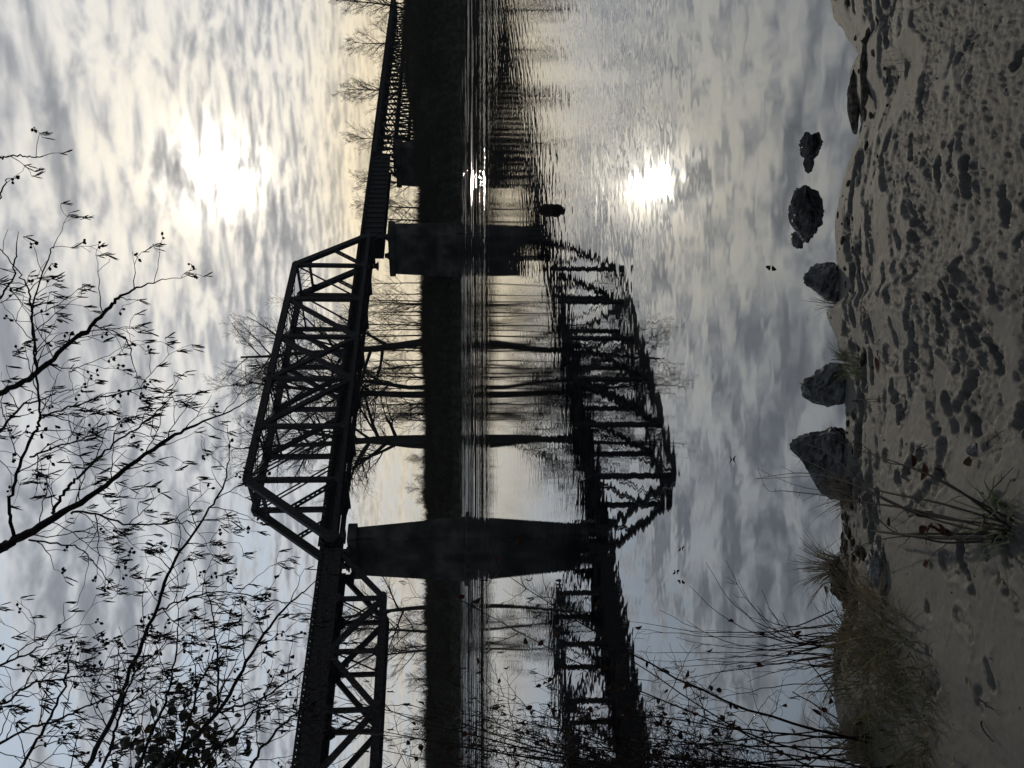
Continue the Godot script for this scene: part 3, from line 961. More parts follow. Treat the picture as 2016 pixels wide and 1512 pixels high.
func build_trees() -> void:
	var big := [[18, 0.46, 0.95, 0.02, 0.05, 0.2], [10, 0.48, 0.75, 0.05, 0.12, 0.2], [9, 0.46, 0.7, 0.04, 0.16, 0.15], [7, 0.5, 0.65, 0.03, 0.2, 0.1], [0, 0, 0, 0.03, 0.22, 0]]
	var mid := [[19, 0.46, 0.85, 0.03, 0.06, 0.16], [9, 0.46, 0.7, 0.06, 0.12, 0.2], [8, 0.46, 0.65, 0.05, 0.16, 0.15], [6, 0.5, 0.6, 0.04, 0.2, 0.1], [0, 0, 0, 0.03, 0.2, 0]]
	var slim := [[20, 0.26, 0.75, 0.01, 0.03, 0.3], [6, 0.48, 0.7, 0.06, 0.12, 0.2], [5, 0.46, 0.65, 0.05, 0.16, 0.15], [0, 0, 0, 0.04, 0.2, 0]]
	var low := [[11, 0.75, 0.55, 0.01, 0.10, 0.02], [8, 0.44, 0.6, 0.05, 0.12, 0.15], [7, 0.46, 0.6, 0.04, 0.16, 0.15], [5, 0.5, 0.6, 0.03, 0.2, 0.1], [0, 0, 0, 0.03, 0.2, 0]]
	var solo := [[17, 0.42, 1.0, 0.02, 0.05, 0.16], [9, 0.5, 0.8, 0.01, 0.2, 0.2], [8, 0.48, 0.8, -0.01, 0.2, 0.15], [5, 0.52, 0.7, -0.02, 0.22, 0.1], [0, 0, 0, 0.0, 0.24, 0]]
	var mb1 := tree_meshes(101, 27.0, 0.62, big)
	var mb2 := tree_meshes(108, 27.0, 0.55, big)
	var ms := tree_meshes(115, 25.0, 0.60, solo, Vector3(-0.06, 0, 0))
	var mm1 := tree_meshes(121, 15.0, 0.26, mid)
	var mm2 := tree_meshes(127, 15.0, 0.24, mid)
	var sl1 := tree_meshes(131, 14.0, 0.13, slim)
	var sl2 := tree_meshes(137, 14.0, 0.12, slim)
	var lo1 := tree_meshes(141, 7.0, 0.16, low)
	plant_tree("cottonwood", "tallest bare tree with a thick trunk, seen through the truss nearer its right end", "", mb1, 7.0, -128.0, 0.4, 1.1)
	plant_tree("cottonwood", "tall bare tree with a straight trunk behind the middle of the truss", "", mb2, -1.8, -128.0, 2.1, 1.12)
	plant_tree("cottonwood", "thinner bare tree close beside the straight middle trunk", "", mm1, -0.5, -127.0, 1.0, 1.55)
	plant_tree("cottonwood", "lone bare tree with curling side branches, just left of the thicket", "", ms, -8.9, -125.0, 0.0, 1.22)
	plant_tree("cottonwood", "large bare tree behind the deck truss, left of the river pier", "", mb2, -37.5, -130.0, 4.0, 0.72)
	plant_tree("cottonwood", "smaller bare tree leaning beside the large one left of the river pier", "", mm2, -42.0, -131.0, 0.8, 1.05)
	plant_tree("cottonwood", "spreading bare tree behind the left part of the deck truss", "", mm1, -47.0, -136.0, 3.3, 0.85)
	plant_tree("cottonwood", "tall bare tree farther back, behind the lone curling one", "", mb1, -12.0, -150.0, 2.6, 1.2)
	var spots := [[17.3, -133.0, 0.95], [16.0, -138.0, 0.9], [14.0, -131.0, 1.0], [12.6, -135.0, 1.1], [11.5, -130.0, 0.85], [9.8, -140.0, 1.15], [5.6, -132.0, 1.05], [4.2, -137.0, 1.1], [2.8, -131.0, 1.0], [1.2, -139.0, 1.2], [8.4, -134.0, 1.2], [7.2, -141.0, 1.1], [10.8, -143.0, 1.2], [15.0, -144.0, 1.1], [2.0, -146.0, 1.3], [-0.8, -143.0, 1.2], [13.2, -128.0, 0.8], [-3.4, -134.0, 1.05], [-5.0, -131.0, 0.9]]
	spots.sort_custom(func(a, b): return a[0] > b[0])
	for k in spots.size():
		var s: Array = spots[k]
		plant_tree("young_tree", "slender bare young tree in the thicket behind the truss, %s from its right end" % NTH[k], "young trees in the thicket", sl1 if k % 2 else sl2, s[0], s[1], k * 1.7, s[2])
	var bushes := [[13.5, -129.5, 0.9], [6.0, -130.0, 1.0], [3.4, -129.0, 0.95], [-3.2, -128.5, 1.05], [-4.9, -129.5, 0.95], [-6.4, -131.0, 0.8], [0.8, -131.0, 1.0], [10.0, -129.0, 0.8], [-39.5, -128.0, 0.8], [-44.0, -130.0, 0.7]]
	bushes.sort_custom(func(a, b): return a[0] > b[0])
	for k in bushes.size():
		var s: Array = bushes[k]
		plant_tree("bare_bush", "many stemmed leafless bush at the foot of the far trees, %s from the right" % NTH[k], "bushes under the far trees", lo1, s[0], s[1], k * 2.3, s[2])
	for k in 9:
		rng.seed = 700 + k
		var bx: float = lerpf(30.0, -62.0, k / 8.0) + rng.randf_range(-4.0, 4.0)
		plant_tree("bank_bush", "low leafless bush on the lip of the far bank, %s from the right" % NTH[k], "bushes on the lip of the far bank", lo1, bx, -119.0 - rng.randf() * 3.0, k * 1.9, rng.randf_range(0.22, 0.42))
	var over := [[77.5, -160.0, 1.0, 0], [70.0, -158.0, 0.86, 1], [61.0, -160.0, 0.98, 0], [50.5, -161.0, 0.88, 1], [41.5, -160.0, 0.86, 0], [35.8, -158.0, 0.84, 1], [31.5, -150.0, 0.75, 0], [84.0, -158.0, 1.1, 1]]
	var said := ["first bare crown peeping over the trestle, at the far right end", "low rounded bare crown over the trestle, second from its right end", "broad bare crown over the trestle above its open braced part", "bare crown over the joint of trestle and girder", "bare tree behind the plate girder, nearer the trestle", "bare tree behind the plate girder, nearer the truss", "bare tree just behind the far pier of the truss", "bare tree closing the view where the trestle leaves it"]
	for k in over.size():
		var s: Array = over[k]
		plant_tree("oak_tree", said[k], "bare trees behind the trestle and girder", mm2 if s[3] else mm1, s[0], s[1], k * 1.3 + 0.4, s[2])
	var where := ["under the truss", "left of the river pier", "far to the right"]
	var seen := [0, 0, 0]
	for k in 34:
		rng.seed = 900 + k
		var group := 0 if k < 13 else (1 if k < 28 else 2)
		var nth: String = NTH[seen[group]]
		seen[group] += 1
		var u: float = (k - [0, 13, 28][group] + rng.randf() * 0.8) / [13.0, 15.0, 6.0][group]
		var x: float = lerpf([16.0, -120.0, 110.0][group], [-82.0, -240.0, 60.0][group], u)
		var z := rng.randf_range(-470.0, -400.0)
		plant_tree("distant_tree", "bare tree in the distant row %s, %s from right" % [where[group], nth], "distant trees beyond the fields", mm1 if k % 2 else mm2, x, z, rng.randf() * TAU, rng.randf_range(0.65, 1.15))

# ------------------------------------------------------------------ alder branches overhead
var catkins := []
var cones := []

func alder_parts() -> void:
	rng.seed = 300
	for k in 5:
		var g := Geo.new()
		for q in rng.randi_range(3, 5):
			var o := Vector3(rng.randfn(0, 0.006), rng.randf_range(-0.012, 0.004), rng.randfn(0, 0.006))
			var l := rng.randf_range(0.032, 0.062)
			var sway := Vector3(rng.randfn(0, 0.22), -1.0, rng.randfn(0, 0.22)).normalized()
			var e := o + sway * l
			g.tube(pts([Vector3.ZERO, o, o.lerp(e, 0.3) + Vector3(rng.randfn(0, 0.002), 0, 0), o.lerp(e, 0.75), e]), PackedFloat32Array([0.0006, 0.0010, 0.0021, 0.0022, 0.0007]), 5, true)
		catkins.append(g.mesh())
	for k in 4:
		var g := Geo.new()
		for q in rng.randi_range(2, 5):
			var d := Vector3(rng.randfn(0, 0.6), rng.randf_range(-0.9, 0.5), rng.randfn(0, 0.6)).normalized()
			var a := d * rng.randf_range(0.008, 0.016)
			var l := rng.randf_range(0.012, 0.018)
			var e := a + (d + Vector3(0, -0.5, 0)).normalized() * l
			g.tube(pts([Vector3.ZERO, a, a.lerp(e, 0.25), a.lerp(e, 0.6), e]), PackedFloat32Array([0.0009, 0.0012, 0.0050, 0.0054, 0.0015]), 6, true)
		cones.append(g.mesh())

func twig_run(g: Geo, at: Vector3, dir: Vector3, length: float, rad: float, level: int, tips: Array) -> void:
	var step := 0.032
	var n := maxi(2, int(length / step))
	var p := PackedVector3Array([at])
	var r := PackedFloat32Array([rad])
	var d := dir
	var pos := at
	var bend := Vector3(rng.randfn(0, 0.05), rng.randfn(0.0, 0.05), rng.randfn(0, 0.05))
	for k in n:
		var zig := d.cross(Vector3(0, 0, 1)).normalized() * (0.13 if k % 2 else -0.13)
		d = (d + bend + Vector3(rng.randfn(0, 0.10), rng.randfn(0, 0.10), rng.randfn(0, 0.08))).normalized()
		pos += (d + zig).normalized() * length / n
		p.append(pos)
		r.append(lerpf(rad, 0.0009, (k + 1.0) / n))
		if level < 2 and k > 0 and rng.randf() < (0.42 if level == 0 else 0.30):
			var side := d.cross(Vector3(rng.randfn(0, 0.5), rng.randfn(0, 0.5), 1)).normalized() * (1.0 if rng.randf() < 0.5 else -1.0)
			var nd := (d * 0.75 + side * rng.randf_range(0.5, 1.0) + Vector3(0, 0.08, rng.randfn(0, 0.2))).normalized()
			twig_run(g, pos, nd, length * rng.randf_range(0.25, 0.55) * (1.1 - 0.5 * k / n), maxf(lerpf(rad, 0.001, (k + 1.0) / n) * 0.75, 0.0009), level + 1, tips)
	g.tube(p, r, 4)
	tips.append(pos)
	if rng.randf() < 0.35 and n > 4:
		tips.append(p[n / 2])

func alder_limb(path: Array, label: String, dense := 1.0, reach := 1.0, bare_until := 0.0) -> void:
	var p := pts(path[0])
	var base := p[0]
	var t := thing("alder_branch", label, "branch", base, "alder branches hanging into the picture")
	for k in p.size():
		p[k] -= base
	var sm := spline(p, path[1], 6)
	var q: PackedVector3Array = sm[0]
	var r: PackedFloat32Array = sm[1]
	for k in q.size():   # knots and small kinks
		q[k] += Vector3(rng.randfn(0, 0.003), rng.randfn(0, 0.003), rng.randfn(0, 0.004))
		r[k] *= rng.randf_range(0.76, 0.92)
	var lg := Geo.new()
	lg.tube(q, r, 8, true)
	put("limb", lg.mesh(), M.bark, t)
	var run := 0.0
	var total := 0.0
	for k in q.size() - 1:
		total += q[k].distance_to(q[k + 1])
	var next := 0.05 + bare_until * total
	var gone := 0.0
	var flip := 1.0
	var tips := []
	for k in q.size() - 1:
		gone += q[k].distance_to(q[k + 1])
		while gone > next:
			next += rng.randf_range(0.04, 0.095) / dense
			var d := (q[k + 1] - q[k]).normalized()
			var side := d.cross(Vector3(rng.randfn(0, 0.45), rng.randfn(0, 0.45), 1.0)).normalized() * flip
			flip = -flip if rng.randf() < 0.8 else flip
			var nd := (d * rng.randf_range(0.5, 1.0) + side * rng.randf_range(0.5, 1.0)).normalized()
			var tg := Geo.new()
			var l := rng.randf_range(0.12, 0.42) * reach * (1.15 - 0.55 * gone / total)
			twig_run(tg, q[k], nd, l, minf(r[k] * 0.6, 0.0025), 0, tips)
			put("twig", tg.mesh(), M.bark, t)
	var tg2 := Geo.new()
	twig_run(tg2, q[q.size() - 1], (q[q.size() - 1] - q[q.size() - 3]).normalized(), 0.16 * reach, maxf(r[r.size() - 1], 0.0015), 0, tips)
	put("twig", tg2.mesh(), M.bark, t)
	for tip in tips:
		var w := rng.randf()
		if w < 0.52:
			var o := put("catkin_cluster", catkins[rng.randi() % catkins.size()], M.catkin, t)
			o.position = tip
			o.rotation = Vector3(rng.randfn(0, 0.15), rng.randf() * TAU, rng.randfn(0, 0.15))
		elif w < 0.70:
			var o := put("cone_cluster", cones[rng.randi() % cones.size()], M.catkin, t)
			o.position = tip
			o.rotation = Vector3(0, rng.randf() * TAU, 0)

func build_alder() -> void:
	alder_parts()
	rng.seed = 410
	alder_limb([[Vector3(-0.692, 4.529, -3.183), Vector3(-0.642, 4.411, -3.172), Vector3(-0.61, 4.351, -3.167), Vector3(-0.525, 4.205, -3.173), Vector3(-0.437, 4.066, -3.19), Vector3(-0.328, 3.948, -3.23), Vector3(-0.208, 3.781, -3.264), Vector3(-0.156, 3.681, -3.305), Vector3(-0.101, 3.549, -3.343)], [0.0238, 0.0218, 0.0198, 0.0160, 0.0131, 0.0113, 0.0083, 0.0053, 0.0032]], "thickest alder limb, entering at the top and sloping down towards the truss", 0.9, 1.0, 0.12)
	alder_limb([[Vector3(-0.606, 4.351, -3.167), Vector3(-0.496, 4.358, -3.137), Vector3(-0.375, 4.318, -3.103), Vector3(-0.199, 4.239, -3.056), Vector3(-0.132, 4.203, -3.053), Vector3(-0.002, 4.204, -3.033), Vector3(0.219, 4.21, -3.013), Vector3(0.322, 4.216, -3.004), Vector3(0.408, 4.25, -3.007), Vector3(0.491, 4.314, -3.013)], [0.0089, 0.0078, 0.0068, 0.0067, 0.0057, 0.0048, 0.0043, 0.0038, 0.0028, 0.0024]], "thin alder branch arching along the top edge from the thickest limb", 0.8, 0.9, 0.2)
	alder_limb([[Vector3(-0.132, 4.203, -3.053), Vector3(-0.096, 4.135, -3.066), Vector3(-0.064, 4.035, -3.087), Vector3(-0.018, 3.862, -3.121), Vector3(-0.026, 3.769, -3.133)], [0.0048, 0.0039, 0.0039, 0.0030, 0.0020]], "slender alder side shoot reaching down between the two upper limbs", 0.8, 0.75)
	alder_limb([[Vector3(-0.521, 4.205, -3.173), Vector3(-0.489, 4.227, -3.215), Vector3(-0.42, 4.194, -3.253), Vector3(-0.375, 4.167, -3.3), Vector3(-0.296, 4.108, -3.345), Vector3(-0.206, 4.01, -3.386), Vector3(-0.133, 3.926, -3.428), Vector3(-0.054, 3.85, -3.421)], [0.0080, 0.0071, 0.0072, 0.0062, 0.0053, 0.0043, 0.0033, 0.0022]], "alder side branch running just above the thickest limb", 1.0, 0.8)
	alder_limb([[Vector3(-0.51, 4.158, -3.199), Vector3(-0.501, 4.059, -3.14), Vector3(-0.534, 3.911, -3.076), Vector3(-0.532, 3.758, -3.031), Vector3(-0.521, 3.612, -2.997)], [0.0060, 0.0050, 0.0044, 0.0034, 0.0024]], "alder twig branch dropping straight down from the thickest limb", 0.7, 0.8)
	alder_limb([[Vector3(-0.606, 4.302, -3.162), Vector3(-0.616, 4.147, -3.098), Vector3(-0.627, 4.066, -3.07), Vector3(-0.688, 3.991, -3.033)], [0.0050, 0.0039, 0.0029, 0.0024]], "short forked alder shoot hanging below the thickest limb", 0.6, 0.8)
	alder_limb([[Vector3(-0.093, 4.63, -3.394), Vector3(-0.04, 4.525, -3.384), Vector3(0.015, 4.415, -3.374), Vector3(0.044, 4.375, -3.37), Vector3(0.174, 4.242, -3.378), Vector3(0.253, 4.157, -3.39), Vector3(0.339, 4.079, -3.392), Vector3(0.376, 4.036, -3.388), Vector3(0.414, 3.959, -3.381), Vector3(0.444, 3.858, -3.372)], [0.0169, 0.0148, 0.0137, 0.0127, 0.0106, 0.0096, 0.0086, 0.0064, 0.0043, 0.0021]], "upper right alder limb ending above the clouded sun", 0.9, 0.85, 0.15)
	alder_limb([[Vector3(0.049, 4.375, -3.37), Vector3(0.18, 4.364, -3.339), Vector3(0.329, 4.361, -3.318), Vector3(0.502, 4.274, -3.26), Vector3(0.559, 4.249, -3.258)], [0.0063, 0.0052, 0.0042, 0.0031, 0.0020]], "rising alder shoot from the upper right limb", 0.8, 0.9)
	alder_limb([[Vector3(0.248, 4.157, -3.39), Vector3(0.224, 4.074, -3.342), Vector3(0.182, 3.998, -3.335), Vector3(0.082, 3.973, -3.332)], [0.0043, 0.0032, 0.0032, 0.0021]], "little hooked alder shoot below the upper right limb", 0.7, 0.7)
	alder_limb([[Vector3(-1.824, 4.419, -3.675), Vector3(-1.748, 4.304, -3.665), Vector3(-1.445, 4.143, -3.599), Vector3(-1.231, 4.059, -3.561), Vector3(-0.997, 3.95, -3.531), Vector3(-0.815, 3.887, -3.525), Vector3(-0.606, 3.751, -3.513), Vector3(-0.46, 3.661, -3.504), Vector3(-0.323, 3.626, -3.501)], [0.0150, 0.0139, 0.0114, 0.0102, 0.0090, 0.0079, 0.0056, 0.0045, 0.0028]], "long straight alder branch from the left edge to above the truss", 1.0, 1.0, 0.05)
	alder_limb([[Vector3(-1.006, 3.95, -3.531), Vector3(-0.949, 3.839, -3.471), Vector3(-0.905, 3.729, -3.41), Vector3(-0.886, 3.61, -3.379), Vector3(-0.908, 3.429, -3.332), Vector3(-0.925, 3.358, -3.325)], [0.0056, 0.0044, 0.0044, 0.0032, 0.0027, 0.0021]], "alder side shoot drooping over the left end of the truss", 0.9, 0.9)
	alder_limb([[Vector3(-1.616, 3.876, -3.223), Vector3(-1.548, 3.807, -3.217), Vector3(-1.323, 3.593, -3.197), Vector3(-1.131, 3.482, -3.206), Vector3(-0.974, 3.382, -3.227), Vector3(-0.86, 3.262, -3.266)], [0.0133, 0.0123, 0.0102, 0.0082, 0.0062, 0.0032]], "lower left alder branch crossing the end of the deck truss", 1.0, 0.9, 0.05)
	alder_limb([[Vector3(-1.323, 3.593, -3.197), Vector3(-1.253, 3.424, -3.131), Vector3(-1.175, 3.31, -3.09), Vector3(-1.098, 3.187, -3.058)], [0.0061, 0.0050, 0.0040, 0.0030]], "alder side branch in front of the deck truss", 0.8, 0.8)
	alder_limb([[Vector3(-1.323, 3.593, -3.197), Vector3(-1.194, 3.609, -3.248), Vector3(-1.074, 3.63, -3.3), Vector3(-0.917, 3.67, -3.354)], [0.0061, 0.0052, 0.0042, 0.0027]], "upright alder shoot in the crowded left corner", 1.3, 0.9)
	alder_limb([[Vector3(-1.459, 4.26, -2.957), Vector3(-1.339, 4.186, -2.951), Vector3(-1.218, 4.122, -2.965), Vector3(-1.099, 4.085, -2.991), Vector3(-1.023, 4.098, -3.043)], [0.0074, 0.0065, 0.0056, 0.0047, 0.0029]], "alder branch in the upper left corner, nearest the edge", 1.2, 1.0)
	alder_limb([[Vector3(-1.228, 4.37, -2.968), Vector3(-1.145, 4.26, -2.957), Vector3(-1.089, 4.177, -2.95), Vector3(-1.078, 4.085, -2.961), Vector3(-1.081, 4.006, -2.984)], [0.0065, 0.0055, 0.0046, 0.0037, 0.0028]], "alder branch from the top in the upper left corner", 1.2, 1.0)
	alder_limb([[Vector3(-1.118, 4.47, -3.178), Vector3(-1.078, 4.371, -3.169), Vector3(-1.048, 4.292, -3.161), Vector3(-1.009, 4.243, -3.177)], [0.0059, 0.0050, 0.0040, 0.0030]], "short alder branch at the top, right of the corner cluster", 1.3, 1.0)
	alder_limb([[Vector3(-1.54, 4.01, -3.035), Vector3(-1.387, 3.943, -3.028), Vector3(-1.281, 3.919, -3.046), Vector3(-1.118, 3.874, -3.072), Vector3(-1.058, 3.819, -3.117)], [0.0077, 0.0067, 0.0058, 0.0039, 0.0030]], "alder branch along the left edge under the long straight branch", 1.3, 1.0)
	alder_limb([[Vector3(-1.752, 3.757, -3.413), Vector3(-1.578, 3.67, -3.405), Vector3(-1.491, 3.562, -3.395), Vector3(-1.412, 3.501, -3.409), Vector3(-1.381, 3.403, -3.43)], [0.0087, 0.0076, 0.0065, 0.0044, 0.0033]], "low alder branch among the crowded twigs at the left edge", 1.4, 0.9)
	alder_limb([[Vector3(0.868, 4.47, -3.178), Vector3(0.882, 4.411, -3.172), Vector3(0.89, 4.359, -3.168), Vector3(0.888, 4.292, -3.161), Vector3(0.886, 4.247, -3.157)], [0.0050, 0.0040, 0.0035, 0.0030, 0.0025]], "small alder spray at the top, far right of the other branches", 0.45, 0.4, 0.3)
	alder_limb([[Vector3(0.666, 4.47, -3.178), Vector3(0.705, 4.426, -3.174), Vector3(0.775, 4.395, -3.171), Vector3(0.804, 4.383, -3.17)], [0.0050, 0.0040, 0.0030, 0.0020]], "tiny alder shoot with cones at the top edge beside the small spray", 0.4, 0.3, 0.6)
	alder_limb([[Vector3(0.261, 4.43, -3.074), Vector3(0.328, 4.354, -3.067), Vector3(0.404, 4.306, -3.062), Vector3(0.49, 4.296, -3.061)], [0.0067, 0.0048, 0.0038, 0.0029]], "alder shoot at the top edge right of the upper limb", 0.9, 0.55)
	alder_limb([[Vector3(-0.27, 4.69, -3.5), Vector3(-0.205, 4.582, -3.49), Vector3(-0.096, 4.495, -3.481), Vector3(-0.074, 4.43, -3.475), Vector3(-0.031, 4.321, -3.465)], [0.0098, 0.0076, 0.0054, 0.0044, 0.0027]], "alder branch at the top between the two big limbs", 1.2, 1.0)
	alder_limb([[Vector3(-0.3, 4.372, -3.319), Vector3(-0.254, 4.243, -3.257), Vector3(-0.217, 4.121, -3.246), Vector3(-0.162, 3.999, -3.234)], [0.0052, 0.0041, 0.0036, 0.0026]], "catkin laden alder shoot in the middle of the upper branches", 1.2, 0.8)
	alder_limb([[Vector3(-1.487, 3.689, -2.904), Vector3(-1.357, 3.652, -2.901), Vector3(-1.237, 3.618, -2.918), Vector3(-1.099, 3.585, -2.945), Vector3(-1.042, 3.553, -2.992)], [0.0074, 0.0065, 0.0056, 0.0047, 0.0029]], "alder branch rising through the leafy clump", 1.3, 1.0)
	alder_limb([[Vector3(-1.828, 3.588, -3.497), Vector3(-1.671, 3.521, -3.491), Vector3(-1.536, 3.42, -3.482), Vector3(-1.455, 3.323, -3.493), Vector3(-1.399, 3.215, -3.513)], [0.0090, 0.0079, 0.0067, 0.0045, 0.0028]], "lowest alder branch, over the deck of the bridge at the left edge", 1.3, 1.0)
	alder_limb([[Vector3(-1.551, 4.609, -3.392), Vector3(-1.446, 4.44, -3.376), Vector3(-1.403, 4.293, -3.362), Vector3(-1.338, 4.155, -3.369), Vector3(-1.297, 4.019, -3.387)], [0.0074, 0.0063, 0.0053, 0.0043, 0.0027]], "alder branch crossing the upper left corner from the top edge", 1.2, 1.0)
	alder_limb([[Vector3(-1.646, 3.958, -3.231), Vector3(-1.401, 3.856, -3.221), Vector3(-1.265, 3.802, -3.236), Vector3(-1.111, 3.781, -3.264), Vector3(-1.002, 3.788, -3.315)], [0.0082, 0.0072, 0.0052, 0.0042, 0.0026]], "upright alder shoot beside the long straight branch", 1.2, 1.0)
	alder_limb([[Vector3(-1.449, 4.143, -3.599), Vector3(-1.401, 4.053, -3.541), Vector3(-1.303, 3.927, -3.479), Vector3(-1.251, 3.8, -3.417)], [0.0057, 0.0045, 0.0033, 0.0027]], "short alder fork off the long straight branch near its base", 1.2, 1.0)

# ------------------------------------------------------------------ plants and stones on the near bank
func ground_y(x: float, z: float) -> float:
	return maxf(sand_base(x, z), 0.0) if z > shore_z(x) else 0.0

func tuft(called: String, label: String, category: String, at: Vector3, count: int, spread: float, tall: float, lean: float, material: Material, width := 0.004, group := "", drift := Vector3.ZERO) -> Node3D:
	var t := thing(called, label, category, Vector3(at.x, ground_y(at.x, at.z) - 0.01, at.z), group)
	var g := Geo.new()
	for k in count:
		var a := rng.randf() * TAU
		var rr := spread * sqrt(rng.randf())
		var o := Vector3(cos(a) * rr, 0, sin(a) * rr)
		o.y = ground_y(at.x + o.x, at.z + o.z) - ground_y(at.x, at.z) - 0.01
		var h := tall * rng.randf_range(0.35, 1.15)
		var out := Vector3(cos(a + rng.randfn(0, 0.8)), 0, sin(a + rng.randfn(0, 0.8))) * lean * h * rng.randf_range(0.1, 1.6) + drift * h
		var p0 := o
		var p1 := o + out * 0.22 + Vector3(0, h * 0.5, 0)
		var p2 := o + out * 0.62 + Vector3(0, h * 0.86, 0)
		var p3 := o + out * 1.15 + Vector3(0, h * rng.randf_range(0.65, 1.02), 0)
		var w := Vector3(cos(a * 3.0), 0, sin(a * 3.0)) * width * rng.randf_range(0.6, 1.2)
		g.quad(p0 - w, p0 + w, p1 + w * 0.9, p1 - w * 0.9)
		g.quad(p1 - w * 0.9, p1 + w * 0.9, p2 + w * 0.6, p2 - w * 0.6)
		g.tri(p2 - w * 0.6, p2 + w * 0.6, p3)
	put("blades", g.mesh(), material, t, "stuff")
	return t

func leaf_mesh(l: float, w: float, curl: float) -> ArrayMesh:
	# a pointed leaf lying along x, folded a little along its midrib and curled, with a stalk
	var g := Geo.new()
	var n := 6
	var rows := []
	for k in n + 1:
		var u := float(k) / n
		var half := w * 0.5 * pow(sin(PI * clampf(u * 0.94 + 0.03, 0.0, 1.0)), 0.8) * (1.0 + 0.12 * (k % 2))
		var y := curl * (u - 0.5) * (u - 0.5) * l
		rows.append([Vector3(u * l, y + half * 0.25, -half), Vector3(u * l, y, 0), Vector3(u * l, y + half * 0.32, half)])
	for k in n:
		for q in 2:
			g.quad(rows[k][q], rows[k + 1][q], rows[k + 1][q + 1], rows[k][q + 1])
	g.tube(pts([Vector3(-l * 0.35, 0.01, 0), Vector3(0, rows[0][1].y, 0)]), PackedFloat32Array([0.0012, 0.001]), 4)
	return g.mesh()

func fallen_leaf(label: String, at: Vector3, l: float, w: float, turn: float, material: Material) -> void:
	var o := put("fallen_leaf", leaf_mesh(l, w, rng.randf_range(0.4, 1.4)), material)
	tag(o, label, "leaf", "fallen leaves on the sand")
	o.position = Vector3(at.x, ground_y(at.x, at.z) + 0.012, at.z)
	o.rotation = Vector3(rng.randfn(0, 0.25), turn, rng.randfn(0, 0.2))

func stone(label: String, at: Vector3, size: Vector3, turn: float, seed_: int, material: Material, sink := 0.35, group := "", taper := 0.25) -> MeshInstance3D:
	var o := put("rock", rock_mesh(size, seed_, 30, 18, 14, taper), material)
	tag(o, label, "rock", group)
	o.position = Vector3(at.x, ground_y(at.x, at.z) + size.y * (1.0 - sink * 2.0) * 0.5, at.z)
	o.rotation.y = turn
	return o

func stem_run(g: Geo, base: Vector3, tip: Vector3, bow: Vector3, r0: float, r1: float, n := 12) -> PackedVector3Array:
	var p := PackedVector3Array()
	var r := PackedFloat32Array()
	for k in n + 1:
		var u := float(k) / n
		p.append(base.lerp(tip, u) + bow * sin(PI * u) + Vector3(rng.randfn(0, 0.004), rng.randfn(0, 0.003), rng.randfn(0, 0.004)) * (0.0 if k == 0 else 1.0))
		r.append(lerpf(r0, r1, u))
	g.tube(p, r, 5)
	return p

func build_red_stems() -> void:
	rng.seed = 77
	var base: Vector3 = Vector3(-1.843, 0.035, -4.95)
	var t := thing("dogwood_shrub", "spray of thin dark leafless stems rising from the grassy hummock at the water's edge", "shrub", base)
	var tips := [Vector3(-1.162, 0.974, -4.861), Vector3(-1.334, 1.063, -4.97), Vector3(-1.466, 1.276, -4.889), Vector3(-1.57, 1.456, -5.006), Vector3(-1.655, 1.404, -5.102), Vector3(-1.702, 1.45, -4.805), Vector3(-1.797, 1.342, -4.895), Vector3(-1.893, 1.308, -4.992), Vector3(-1.867, 1.387, -4.698), Vector3(-2.02, 1.008, -4.764), Vector3(-1.12, 0.886, -4.752), Vector3(-1.275, 0.776, -4.842), Vector3(-1.308, 0.66, -4.731), Vector3(-1.631, 0.849, -4.849), Vector3(-1.731, 0.845, -4.949), Vector3(-1.735, 0.902, -4.754), Vector3(-1.863, 0.816, -4.846), Vector3(-1.804, 0.992, -4.662), Vector3(-1.376, 0.733, -4.638), Vector3(-1.598, 0.586, -4.825), Vector3(-1.647, 0.725, -4.737), Vector3(-1.693, 0.702, -4.635), Vector3(-1.929, 0.717, -4.837), Vector3(-1.868, 1.014, -5.065), Vector3(-1.615, 1.208, -4.782), Vector3(-1.394, 0.62, -4.527), Vector3(-1.825, 0.563, -4.722), Vector3(-1.435, 0.761, -4.942)]
	for k in tips.size():
		var tip: Vector3 = tips[k]
		tip -= base
		var o := Vector3(rng.randfn(0, 0.05) + clampf(tip.x, -0.15, 0.15), 0, rng.randfn(0, 0.05))
		var g := Geo.new()
		var p := stem_run(g, o, tip, Vector3(-tip.x * 0.22, absf(tip.x) * 0.16, rng.randfn(0, 0.03)), rng.randf_range(0.0032, 0.0055), 0.0013)
		for q in rng.randi_range(0, 3):
			var i := rng.randi_range(5, 10)
			stem_run(g, p[i], p[i] + (tip - o).normalized() * rng.randf_range(0.06, 0.25) + Vector3(rng.randfn(0, 0.05), 0, rng.randfn(0, 0.05)), Vector3.ZERO, 0.0018, 0.001, 5)
		put("stem", g.mesh(), M.red_bark, t)
		if k % 4 == 1:
			var lf := put("leaf", leaf_mesh(0.05, 0.022, 1.2), M.leaf_red, t)
			lf.position = p[8]
			lf.rotation = Vector3(rng.randfn(0, 0.8), rng.randf() * TAU, -1.2)

